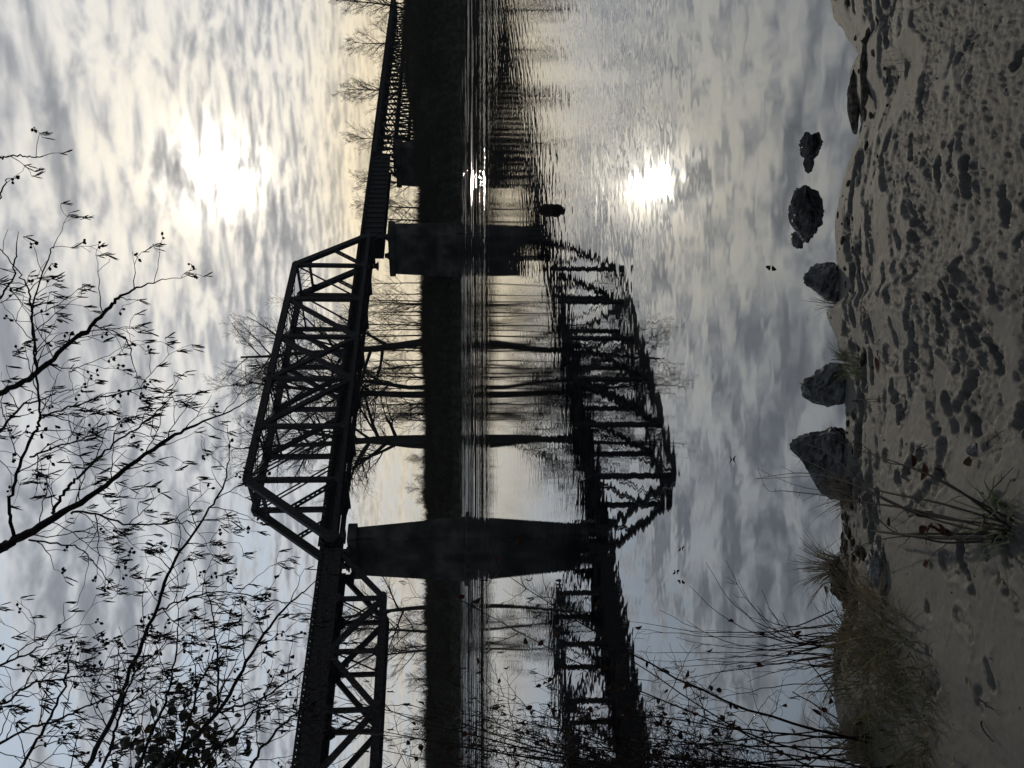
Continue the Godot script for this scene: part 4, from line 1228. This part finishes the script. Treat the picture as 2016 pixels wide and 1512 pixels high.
func build_bramble() -> void:
	rng.seed = 91
	var base: Vector3 = Vector3(-0.549, 0.574, -2.693)
	var t := thing("bramble", "arching bramble canes with a few red leaves in the lower edge of the view", "bramble", base)
	var paths := [
		[Vector3(-0.533, 0.603, -2.657), Vector3(-0.401, 0.679, -2.892), Vector3(-0.353, 0.668, -3.251), Vector3(-0.339, 0.605, -3.622), Vector3(-0.322, 0.464, -4.144)],
		[Vector3(-0.502, 0.605, -2.641), Vector3(-0.435, 0.658, -2.819), Vector3(-0.36, 0.679, -3.126), Vector3(-0.362, 0.612, -3.474), Vector3(-0.287, 0.507, -3.888)],
		[Vector3(-0.521, 0.592, -2.695), Vector3(-0.492, 0.648, -2.989), Vector3(-0.503, 0.632, -3.495), Vector3(-0.456, 0.602, -3.765), Vector3(-0.39, 0.479, -4.253), Vector3(-0.395, 0.289, -4.931)],
		[Vector3(-0.534, 0.589, -2.713), Vector3(-0.557, 0.646, -3.126), Vector3(-0.506, 0.67, -3.501), Vector3(-0.505, 0.598, -3.948), Vector3(-0.551, 0.464, -4.576), Vector3(-0.669, 0.257, -5.423), Vector3(-0.977, -0.27, -7.432)],
		[Vector3(-0.553, 0.59, -2.711), Vector3(-0.552, 0.64, -3.23), Vector3(-0.593, 0.621, -3.715), Vector3(-0.627, 0.566, -4.181), Vector3(-0.724, 0.38, -5.014), Vector3(-0.817, 0.157, -5.819), Vector3(-0.663, -0.07, -6.57)],
		[Vector3(-0.559, 0.595, -2.692), Vector3(-0.673, 0.535, -3.272), Vector3(-0.729, 0.47, -3.616), Vector3(-0.655, 0.422, -3.96), Vector3(-0.637, 0.336, -4.461), Vector3(-0.814, 0.184, -5.15)],
		[Vector3(-0.579, 0.582, -2.748), Vector3(-0.583, 0.569, -3.281), Vector3(-0.536, 0.52, -3.867), Vector3(-0.494, 0.424, -4.482), Vector3(-0.496, 0.252, -5.174)],
		[Vector3(-0.589, 0.588, -2.727), Vector3(-0.671, 0.567, -3.066), Vector3(-0.726, 0.505, -3.474), Vector3(-0.908, 0.365, -4.099), Vector3(-1.15, 0.232, -4.561)]]
	for k in paths.size():
		var q := PackedVector3Array()
		var r := []
		for p in paths[k]:
			q.append(p - base)
			r.append(lerpf(0.0055, 0.0012, float(q.size() - 1) / (paths[k].size() - 1)))
		var sm := spline(q, r, 6)
		var g := Geo.new()
		g.tube(sm[0], sm[1], 6)
		var sp: PackedVector3Array = sm[0]
		for i in range(6, sp.size() - 2, 5):   # side twigs and thorns
			var d := (sp[i + 1] - sp[i]).normalized()
			var s := d.cross(Vector3(rng.randfn(0, 0.4), 1, rng.randfn(0, 0.4))).normalized() * (1.0 if rng.randf() < 0.5 else -1.0)
			stem_run(g, sp[i], sp[i] + (d * 0.7 + s * 0.6 + Vector3(0, 0.25, 0)) * rng.randf_range(0.03, 0.15), Vector3.ZERO, 0.0018, 0.0008, 4)
		put("cane", g.mesh(), M.bark, t)
	var lp := [Vector3(-0.336, 0.653, -3.069), Vector3(-0.353, 0.647, -2.974), Vector3(-0.357, 0.656, -3.141), Vector3(-0.607, 0.585, -3.183), Vector3(-0.574, 0.6, -3.075), Vector3(-0.622, 0.571, -3.12), Vector3(-0.614, 0.615, -3.024), Vector3(-0.585, 0.592, -3.227), Vector3(-0.513, 0.637, -2.754), Vector3(-0.491, 0.646, -2.717)]
	for p in lp:
		var o := put("leaf", leaf_mesh(rng.randf_range(0.05, 0.085), rng.randf_range(0.025, 0.04), 1.0), M.leaf_red, t)
		o.position = p - base
		o.rotation = Vector3(rng.randfn(0, 0.7), rng.randf() * TAU, rng.randfn(0, 0.5))
	# a thick dead stick through the canes
	var sb: Vector3 = Vector3(-0.585, 0.592, -2.747)
	var st := thing("dead_stick", "thick dark dead stick lying through the bramble canes", "stick", sb)
	var g2 := Geo.new()
	var sm2 := spline(pts([Vector3.ZERO, Vector3(-0.66, 0.574, -3.116) - sb, Vector3(-0.712, 0.513, -3.443) - sb, Vector3(-0.795, 0.38, -3.969) - sb]), [0.009, 0.008, 0.007, 0.005], 6)
	g2.tube(sm2[0], sm2[1], 7, true)
	put("wood", g2.mesh(), M.bark, st)

func build_left_thicket() -> void:
	# leafless shrubs that stand just outside the frame on the left and lean into it
	rng.seed = 133
	var data := [[Vector3(-2.45, 0, -4.1), 2.75, 0.34, "tall leafless shrub with withered leaves at the left edge"], [Vector3(-2.3, 0, -3.65), 2.2, 0.45, "twiggy leafless shrub in front of the deck truss reflection at the left edge"], [Vector3(-2.75, 0, -4.8), 2.5, 0.30, "finer leafless shrub at the left edge, nearest the water"], [Vector3(-2.2, 0, -3.8), 3.0, 0.16, "upright leafless shrub hugging the left edge in front of the bridge deck"], [Vector3(-2.5, 0, -4.35), 3.3, 0.18, "tangled leafless shrub hugging the left edge before the bank and water"], [Vector3(-2.55, 0, -4.45), 3.5, 0.22, "highest and densest leafless shrub, crossing the deck truss at the left edge"]]
	for q in data:
		var at: Vector3 = q[0]
		at.y = ground_y(at.x, at.z)
		var t := thing("bare_shrub", q[3], "shrub", at, "leafless shrubs on the left")
		for k in 12:
			var g := Geo.new()
			var o := Vector3(rng.randfn(0, 0.16), 0, rng.randfn(0, 0.2))
			var h: float = q[1] * rng.randf_range(0.45, 1.0)
			var tip := o + Vector3(h * q[2] * rng.randf_range(0.1, 1.35), h, rng.randfn(0, 0.25))
			var p := stem_run(g, o, tip, Vector3(-0.08, 0.05, rng.randfn(0, 0.05)), rng.randf_range(0.005, 0.011), 0.0016, 16)
			put("stem", g.mesh(), M.bark, t)
			for i in range(5, p.size()):
				for s in rng.randi_range(1, 2):
					var tg := Geo.new()
					var tips := []
					var d := (p[i] - p[i - 1]).normalized()
					var side := Vector3(rng.randfn(0, 1), rng.randfn(0.25, 0.6), rng.randfn(0, 0.6)).normalized()
					twig_run(tg, p[i], (d * 0.6 + side).normalized(), rng.randf_range(0.10, 0.36), 0.0022, 0, tips)
					put("twig", tg.mesh(), M.bark, t)
					for tp in tips:
						var w := rng.randf()
						if w < 0.09:
							var lf := put("leaf", leaf_mesh(rng.randf_range(0.03, 0.055), rng.randf_range(0.014, 0.03), 1.5), [M.leaf_red, M.leaf_brown][rng.randi() % 2], t)
							lf.position = tp
							lf.rotation = Vector3(rng.randfn(0, 0.9), rng.randf() * TAU, -1.1 + rng.randfn(0, 0.5))
						elif w < 0.30:
							var cc := put("catkin_cluster", catkins[rng.randi() % catkins.size()], M.catkin, t)
							cc.position = tp
							cc.scale = Vector3.ONE * 0.8
	# dry standing stalks in front of them
	var base: Vector3 = Vector3(-2.246, 0.009, -4.742)
	var t2 := thing("dead_stalk", "pair of crossed dead stalks standing in the shallows by the left edge", "stalk", base)
	for e in [Vector3(-2.169, 0.785, -4.442), Vector3(-1.875, 0.558, -4.521), Vector3(-1.689, 0.465, -4.512), Vector3(-2.197, 0.651, -4.228)]:
		var g := Geo.new()
		stem_run(g, Vector3(rng.randfn(0, 0.04), -0.02, rng.randfn(0, 0.04)), e - base, Vector3.ZERO, 0.007, 0.003, 8)
		put("stalk", g.mesh(), M.bark, t2)

func build_ivy() -> void:
	rng.seed = 151
	var c: Vector3 = Vector3(-1.556, 3.865, -3.423)
	var t := thing("ivy", "dark clump of evergreen leaves among the alder twigs at the left edge", "ivy", c, "")
	var kinds := [leaf_mesh(0.045, 0.032, 0.8), leaf_mesh(0.056, 0.038, 1.1), leaf_mesh(0.038, 0.03, 0.5)]
	var g := Geo.new()
	for k in 9:
		var e := Vector3(rng.randfn(0.02, 0.14), rng.randfn(-0.1, 0.22), rng.randfn(0, 0.14))
		stem_run(g, Vector3(-0.35, rng.randfn(-0.1, 0.2), 0), e, Vector3(0, 0.05, 0), 0.005, 0.0015, 8)
	put("stem", g.mesh(), M.bark, t)
	for k in 280:
		var o := put("leaf", kinds[k % 3], M.ivy if rng.randf() < 0.92 else M.leaf_yellow, t)
		var u := rng.randf()
		o.position = Vector3(-0.10 + 0.14 * rng.randfn(0, 1.0), 0.12 - 0.34 * u + rng.randfn(0, 0.06), rng.randfn(0, 0.12))
		o.rotation = Vector3(rng.randfn(0, 0.9), rng.randf() * TAU, rng.randfn(-0.5, 0.7))

func build_bank_things() -> void:
	rng.seed = 61
	stone("long jagged black rock lying in the shallows, the larger of two", Vector3(1.267, 0, -5.483), Vector3(0.25, 0.125, 0.10), 0.15, 22, M.rock_wet, 0.3, "two rocks in the shallows", 0.3)
	stone("low pale toe of the larger black rock in the shallows", Vector3(1.088, 0, -5.614), Vector3(0.09, 0.045, 0.05), 0.4, 25, M.rock_wet, 0.3)
	stone("smaller dark rock in the shallows, farther from the shrubs", Vector3(1.759, 0, -5.405), Vector3(0.12, 0.09, 0.06), -0.3, 36, M.rock_wet, 0.3, "two rocks in the shallows", 0.4)
	stone("thin tail of the smaller dark rock, tapering along the water", Vector3(1.623, 0, -5.436), Vector3(0.075, 0.04, 0.035), 0.1, 37, M.rock_wet, 0.3)
	stone("grey rock at the waterline with a tuft of dry blades against it", Vector3(0.719, -0.02, -5.106), Vector3(0.21, 0.17, 0.14), 0.3, 41, M.rock, 0.28, "", 0.4)
	stone("peaked rock with moss and grass on its foot", Vector3(-0.021, -0.022, -5.041), Vector3(0.21, 0.215, 0.17), -0.35, 47, M.rock, 0.22, "", 0.4)
	stone("largest dark rock of the shore with a long sloping back", Vector3(-0.474, -0.018, -5.047), Vector3(0.30, 0.235, 0.19), 0.2, 53, M.rock, 0.22, "", 0.4)
	stone("flat angular slab tilted on the sand between tussock and hummock", Vector3(-1.038, 0.228, -4.084), Vector3(0.18, 0.085, 0.085), 0.5, 59, M.rock, 0.3)
	stone("small stone under the hummock close to the left edge", Vector3(-2.428, -0.011, -4.778), Vector3(0.07, 0.06, 0.06), 0.8, 63, M.rock)
	stone("small pale stone in the mud at the foot of the slab", Vector3(-1.161, 0.191, -4.249), Vector3(0.04, 0.03, 0.04), 0.2, 67, M.rock)
	stone("round pale pebble half under a stick near the bramble", Vector3(-0.274, 0.482, -3.025), Vector3(0.035, 0.025, 0.03), 0.2, 68, M.rock)
	stone("low muddy clod at the water's edge on the right", Vector3(1.846, 0.036, -4.755), Vector3(0.24, 0.036, 0.07), 0.1, 69, M.clay, 0.5)
	stone("long low clay ledge behind the muddy clod on the right", Vector3(1.981, 0.102, -4.493), Vector3(0.30, 0.03, 0.05), -0.1, 73, M.clay, 0.5)
	for k in 5:
		stone(["dark clod of mud below the tussock", "dark clod of mud beside the slab", "crumbling clod of mud at the hummock's foot", "mud clod by the waterline under the tussock", "flattened mud clod next to the stems"][k], [Vector3(-1.257, 0.04, -4.862), Vector3(-1.034, 0.132, -4.47), Vector3(-1.416, 0.086, -4.607), Vector3(-1.366, 0.037, -4.829), Vector3(-1.577, 0.063, -4.708)][k], Vector3(rng.randf_range(0.05, 0.12), rng.randf_range(0.03, 0.06), rng.randf_range(0.05, 0.08)), rng.randf() * 3.0, 80 + k, M.clay)
	# old mooring post
	var w: Vector3 = Vector3(4.247, -0, -18.576)
	var t := thing("mooring_post", "short black stub of a timber post sticking out of the river", "post", Vector3(w.x, -0.2, w.z))
	var g := Geo.new()
	var pp := PackedVector3Array()
	var pr := PackedFloat32Array()
	for k in 9:
		pp.append(Vector3(rng.randfn(0, 0.012), k * 0.062, rng.randfn(0, 0.012)))
		pr.append([0.15, 0.155, 0.15, 0.155, 0.15, 0.155, 0.15, 0.13, 0.07][k] + rng.randfn(0, 0.004))
	g.tube(pp, pr, 14, true)
	put("post", g.mesh(), M.timber, t)
	# grasses
	tuft("grass_tussock", "dry tussock of brown grass bending over the water's edge", "grass tussock", Vector3(-1.258, -0.003, -5.033), 190, 0.07, 0.26, 1.0, M.straw, 0.0032, "", Vector3(0.08, 0, 0))
	tuft("grass_clump", "big mound of dead matted grass below the thin dark stems", "grass clump", Vector3(-1.384, 0.179, -4.253), 380, 0.24, 0.15, 2.2, M.straw, 0.0034)
	tuft("grass_clump", "green and brown grass on the hummock, left of the matted mound", "grass clump", Vector3(-1.637, 0.221, -4.106), 320, 0.24, 0.15, 2.2, M.grass_dark, 0.0036)
	tuft("grass_clump", "matted dead grass at the top of the hummock near the water", "grass clump", Vector3(-1.719, 0.094, -4.652), 230, 0.17, 0.17, 1.7, M.straw, 0.0032)
	tuft("grass_clump", "straggling green grass at the lower left of the hummock", "grass clump", Vector3(-1.684, 0.344, -3.638), 260, 0.24, 0.15, 1.9, M.grass_dark, 0.0034)
	tuft("grass_clump", "pale dry grass at the left edge of the sand", "grass clump", Vector3(-2.176, 0.157, -4.211), 260, 0.2, 0.22, 1.5, M.straw, 0.0032)
	tuft("grass_tuft", "small green tuft behind the peaked rock", "grass tuft", Vector3(0.108, 0.094, -4.593), 90, 0.06, 0.09, 0.9, M.grass, 0.003)
	tuft("grass_tuft", "bright green blades at the foot of the peaked rock", "grass tuft", Vector3(0.138, 0.023, -4.88), 130, 0.07, 0.11, 1.0, M.grass, 0.003)
	tuft("grass_tuft", "few fresh green blades alone on the open sand", "grass tuft", Vector3(1.182, 0.388, -3.52), 9, 0.02, 0.12, 0.7, M.grass, 0.003)
	tuft("grass_tuft", "wiry dry blades against the grey shore rock", "grass tuft", Vector3(0.544, 0.014, -5.057), 40, 0.03, 0.2, 0.7, M.straw, 0.0018, "", Vector3(0, 0, -0.3))
	tuft("grass_tuft", "dark dry tuft on the shore behind the largest rock", "grass tuft", Vector3(-0.72, 0.066, -4.752), 150, 0.09, 0.17, 1.0, M.straw, 0.0022)
	tuft("grass_tuft", "lush green grass at the foot of the bramble", "grass tuft", Vector3(-0.534, 0.556, -2.763), 46, 0.09, 0.16, 1.2, M.grass, 0.005)
	tuft("grass_tuft", "broad bent green blades sticking out of the matted mound", "grass tuft", Vector3(-1.39, 0.307, -3.736), 70, 0.2, 0.2, 1.8, M.grass_dark, 0.0065)
	tuft("grass_tuft", "broken pale straws lying across the matted mound", "grass tuft", Vector3(-1.419, 0.225, -4.05), 60, 0.22, 0.16, 2.6, M.straw_pale, 0.004)
	tuft("grass_tuft", "sparse dead wisps on the sand below the clay ledge", "grass tuft", Vector3(1.784, 0.216, -3.969), 26, 0.12, 0.08, 1.2, M.straw, 0.0014)
	tuft("grass_tuft", "little brown weed beside the long footprint", "grass tuft", Vector3(0.437, 0.211, -4.319), 40, 0.04, 0.05, 1.0, M.straw, 0.002)
	# fallen leaves and twigs
	fallen_leaf("pale and red withered leaf on smooth sand near the peaked rock", Vector3(0.06, 0.206, -4.141), 0.10, 0.05, 0.4, M.leaf_red)
	fallen_leaf("single tan oval leaf on the dark sand at the lower left", Vector3(-0.778, 0.566, -2.745), 0.075, 0.03, 0.3, M.leaf_tan)
	fallen_leaf("brown leaf by the slab at the water's edge", Vector3(-1.235, 0.068, -4.749), 0.05, 0.04, 1.3, M.leaf_red)
	fallen_leaf("grey dead leaf at the foot of the hummock", Vector3(-1.627, 0.395, -3.403), 0.09, 0.05, 2.0, M.leaf_tan)
	fallen_leaf("narrow pale leaf on the hummock's lower edge", Vector3(-1.641, 0.326, -3.685), 0.07, 0.02, 0.9, M.leaf_tan)
	fallen_leaf("pale forked leaf on the sand near the left edge", Vector3(-1.614, 0.461, -3.134), 0.07, 0.022, 2.6, M.leaf_tan)
	fallen_leaf("small curled leaf on dark sand below the hummock", Vector3(-1.258, 0.504, -3.004), 0.04, 0.02, 0.4, M.leaf_tan)
	fallen_leaf("brown leaf against the largest shore rock", Vector3(-0.655, -0.002, -5.018), 0.06, 0.035, 0.3, M.leaf_red)
	fallen_leaf("dead leaf under the bramble canes", Vector3(-0.312, 0.495, -2.977), 0.06, 0.04, 1.9, M.leaf_brown)
	fallen_leaf("withered leaf beside the tussock's foot", Vector3(-1.463, -0.048, -5.117), 0.06, 0.05, 0.6, M.leaf_brown)
	fallen_leaf("reddish scrap of leaf between slab and bramble", Vector3(-0.834, 0.397, -3.419), 0.05, 0.04, 2.2, M.leaf_red)
	var sticks := [["straight pale twig on the sand by the bramble", Vector3(-0.248, 0.515, -2.892), Vector3(-0.177, 0.552, -2.733)], ["forked twig near the red leaf on smooth sand", Vector3(0.193, 0.191, -4.216), Vector3(0.101, 0.231, -4.045)], ["thin twig standing over the trampled sand", Vector3(-0.111, 0.056, -4.72), Vector3(-0.077, 0.214, -4.093)], ["short stick in the deep print under the bramble", Vector3(-0.334, 0.333, -3.629), Vector3(-0.289, 0.378, -3.443)], ["dark twig at the bottom edge left of the bramble", Vector3(-1.272, 0.526, -2.921), Vector3(-1.25, 0.561, -2.775)], ["bent twig in the lower left corner", Vector3(-1.365, 0.514, -2.922), Vector3(-1.395, 0.543, -2.792)], ["grey stick leaning by the bramble's foot", Vector3(-0.501, 0.515, -2.921), Vector3(-0.304, 0.576, -2.652)], ["black curved stick beside the flat slab", Vector3(-0.651, 0.402, -3.4), Vector3(-0.761, 0.392, -3.446)]]
	for s in sticks:
		var a: Vector3 = s[1]
		var b: Vector3 = s[2]
		var o := thing("fallen_twig", s[0], "twig", Vector3(a.x, ground_y(a.x, a.z) + 0.006, a.z), "twigs on the sand")
		var sg := Geo.new()
		var e := Vector3(b.x - a.x, ground_y(b.x, b.z) - ground_y(a.x, a.z) + 0.012, b.z - a.z)
		var sp := stem_run(sg, Vector3.ZERO, e, Vector3(0.0, 0.012, 0), 0.0042, 0.0018, 7)
		stem_run(sg, sp[4], sp[4] + e * 0.25 + Vector3(0.02, 0.015, 0.02), Vector3.ZERO, 0.002, 0.001, 3)
		put("wood", sg.mesh(), M.bark_pale if s[0].contains("pale") or s[0].contains("grey") else M.bark, o)
	# scraps drifting on the water
	for k in 5:
		var at: Vector3 = [Vector3(-0.736, 0, -6.919), Vector3(-2.233, 0, -8.411), Vector3(-1.821, 0, -8.429), Vector3(0.967, 0, -6.112), Vector3(-2.19, 0, -8.654)][k]
		var o := put("floating_leaf", leaf_mesh(0.07, 0.04, 1.5), M.leaf_brown)
		tag(o, ["dark curled leaf floating off the largest shore rock", "floating bit of bark left of the tussock's tip", "small floating leaf beyond the tussock", "tiny floating leaf near the two rocks in the shallows", "floating leaf beside the bit of bark"][k], "leaf", "scraps floating on the river")
		o.position = Vector3(at.x, 0.006, at.z)
		o.rotation.y = k * 1.4

# ------------------------------------------------------------------ materials
func build_materials() -> void:
	var grain := noise_tex(2, 0.05, Color(0.55, 0.55, 0.55), Color(1, 1, 1))
	var blotch := noise_tex(6, 0.012, Color(0.45, 0.43, 0.41), Color(1, 1, 1), 5)
	var rust := noise_tex(7, 0.02, Color(0.55, 0.42, 0.36), Color(1, 1, 1), 5)
	var bumps := noise_tex(12, 0.03, Color.BLACK, Color.WHITE, 6)
	var gritty := noise_tex(13, 0.09, Color.BLACK, Color.WHITE, 5)
	M.steel = mat(Color(0.026, 0.026, 0.028), 0.6, rust, 0.35)
	M.rail = mat(Color(0.05, 0.04, 0.035), 0.4)
	M.timber = mat(Color(0.030, 0.026, 0.022), 0.85, grain, 0.8, bumps, 0.6)
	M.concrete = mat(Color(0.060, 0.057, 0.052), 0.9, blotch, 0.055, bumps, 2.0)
	M.bank = mat(Color(0.030, 0.028, 0.018), 1.0, blotch, 0.15)
	M.hill = mat(Color(0.035, 0.045, 0.05), 1.0)
	M.dry_grass = mat(Color(0.034, 0.028, 0.016), 0.95)
	M.bark_far = mat(Color(0.028, 0.024, 0.020), 0.9)
	M.bark = mat(Color(0.024, 0.020, 0.020), 0.75, grain, 8.0, gritty, 0.12)
	M.bark_pale = mat(Color(0.11, 0.10, 0.085), 0.8, grain, 8.0)
	M.red_bark = mat(Color(0.030, 0.017, 0.016), 0.6)
	M.catkin = mat(Color(0.020, 0.016, 0.016), 0.85)
	M.rock = mat(Color(0.105, 0.110, 0.118), 0.6, blotch, 1.1, bumps, 1.2)
	M.rock_wet = mat(Color(0.045, 0.046, 0.050), 0.45, blotch, 1.3, bumps, 1.2)
	M.clay = mat(Color(0.085, 0.078, 0.066), 0.8, blotch, 3.0, gritty, 1.4)
	M.sand = mat(Color(1, 1, 1), 0.58, noise_tex(21, 0.11, Color(0.72, 0.72, 0.72), Color(1, 1, 1), 3), 5.0, gritty, 0.30)
	M.sand.metallic_specular = 0.5
	M.rock.metallic_specular = 0.5
	M.sand.vertex_color_use_as_albedo = true
	M.straw = mat(Color(0.088, 0.060, 0.027), 0.8)
	M.straw_pale = mat(Color(0.17, 0.125, 0.06), 0.8)
	M.grass_dark = mat(Color(0.052, 0.050, 0.018), 0.8)
	M.grass = mat(Color(0.050, 0.075, 0.018), 0.7)
	M.leaf_red = mat(Color(0.075, 0.030, 0.018), 0.7, grain, 20.0)
	M.leaf_brown = mat(Color(0.055, 0.034, 0.020), 0.75, grain, 20.0)
	M.leaf_tan = mat(Color(0.20, 0.165, 0.11), 0.7, grain, 20.0)
	M.leaf_yellow = mat(Color(0.13, 0.09, 0.025), 0.6, grain, 20.0)
	M.ivy = mat(Color(0.018, 0.024, 0.012), 0.45)
	for k in ["straw", "grass", "grass_dark", "leaf_red", "leaf_brown", "leaf_tan", "leaf_yellow", "ivy"]:
		var m: StandardMaterial3D = M[k]
		m.cull_mode = BaseMaterial3D.CULL_DISABLED
		m.backlight_enabled = true
		m.backlight = Color(0.35, 0.35, 0.35) if k != "ivy" else Color(0.12, 0.12, 0.12)

func clock(what: String, since: int) -> int:
	print("%s %.1f s" % [what, (Time.get_ticks_msec() - since) / 1000.0])
	return Time.get_ticks_msec()

func _ready() -> void:
	# camera: level with the horizon a little above the middle, held on its side
	var cam := Camera3D.new()
	cam.name = "camera"
	var tilt := atan(141.0 / 1514.0)
	var fwd := Vector3(0, -sin(tilt), -cos(tilt))
	var up := Vector3(0, cos(tilt), -sin(tilt))
	cam.transform = Transform3D(Basis(-up, Vector3.RIGHT, -fwd), EYE)
	cam.fov = rad_to_deg(2.0 * atan(756.0 / 1514.0))
	cam.near = 0.05
	cam.far = 6000.0
	add_child(cam)
	cam.current = true
	var began := Time.get_ticks_msec()
	var env := Environment.new()
	env.background_mode = Environment.BG_SKY
	var sky := Sky.new()
	var pan := PanoramaSkyMaterial.new()
	pan.panorama = ImageTexture.create_from_image(build_sky())
	sky.sky_material = pan
	env.sky = sky
	env.tonemap_mode = Environment.TONE_MAPPER_LINEAR
	env.tonemap_exposure = 1.0
	env.fog_enabled = true
	env.fog_light_color = Color(0.72, 0.80, 0.90)
	env.fog_density = 0.0001
	env.sdfgi_enabled = true
	env.ssao_enabled = true
	env.ssil_enabled = true
	var we := WorldEnvironment.new()
	we.name = "world"
	we.environment = env
	add_child(we)
	var sun := DirectionalLight3D.new()
	sun.name = "sun"
	sun.light_energy = 0.30
	sun.light_color = Color(1.0, 0.95, 0.86)
	sun.light_angular_distance = 1.8
	sun.shadow_enabled = true
	add_child(sun)
	sun.look_at_from_position(SUN_AT * 100.0, Vector3.ZERO)
	began = clock("sky", began)
	build_materials()
	build_far_bank()
	began = clock("far bank", began)
	build_water()
	began = clock("water", began)
	build_sand()
	began = clock("sand", began)
	build_bridge()
	began = clock("bridge", began)
	build_trees()
	began = clock("trees", began)
	build_bank_things()
	build_red_stems()
	build_bramble()
	began = clock("bank things", began)
	build_alder()
	build_left_thicket()
	build_ivy()
	began = clock("branches", began)
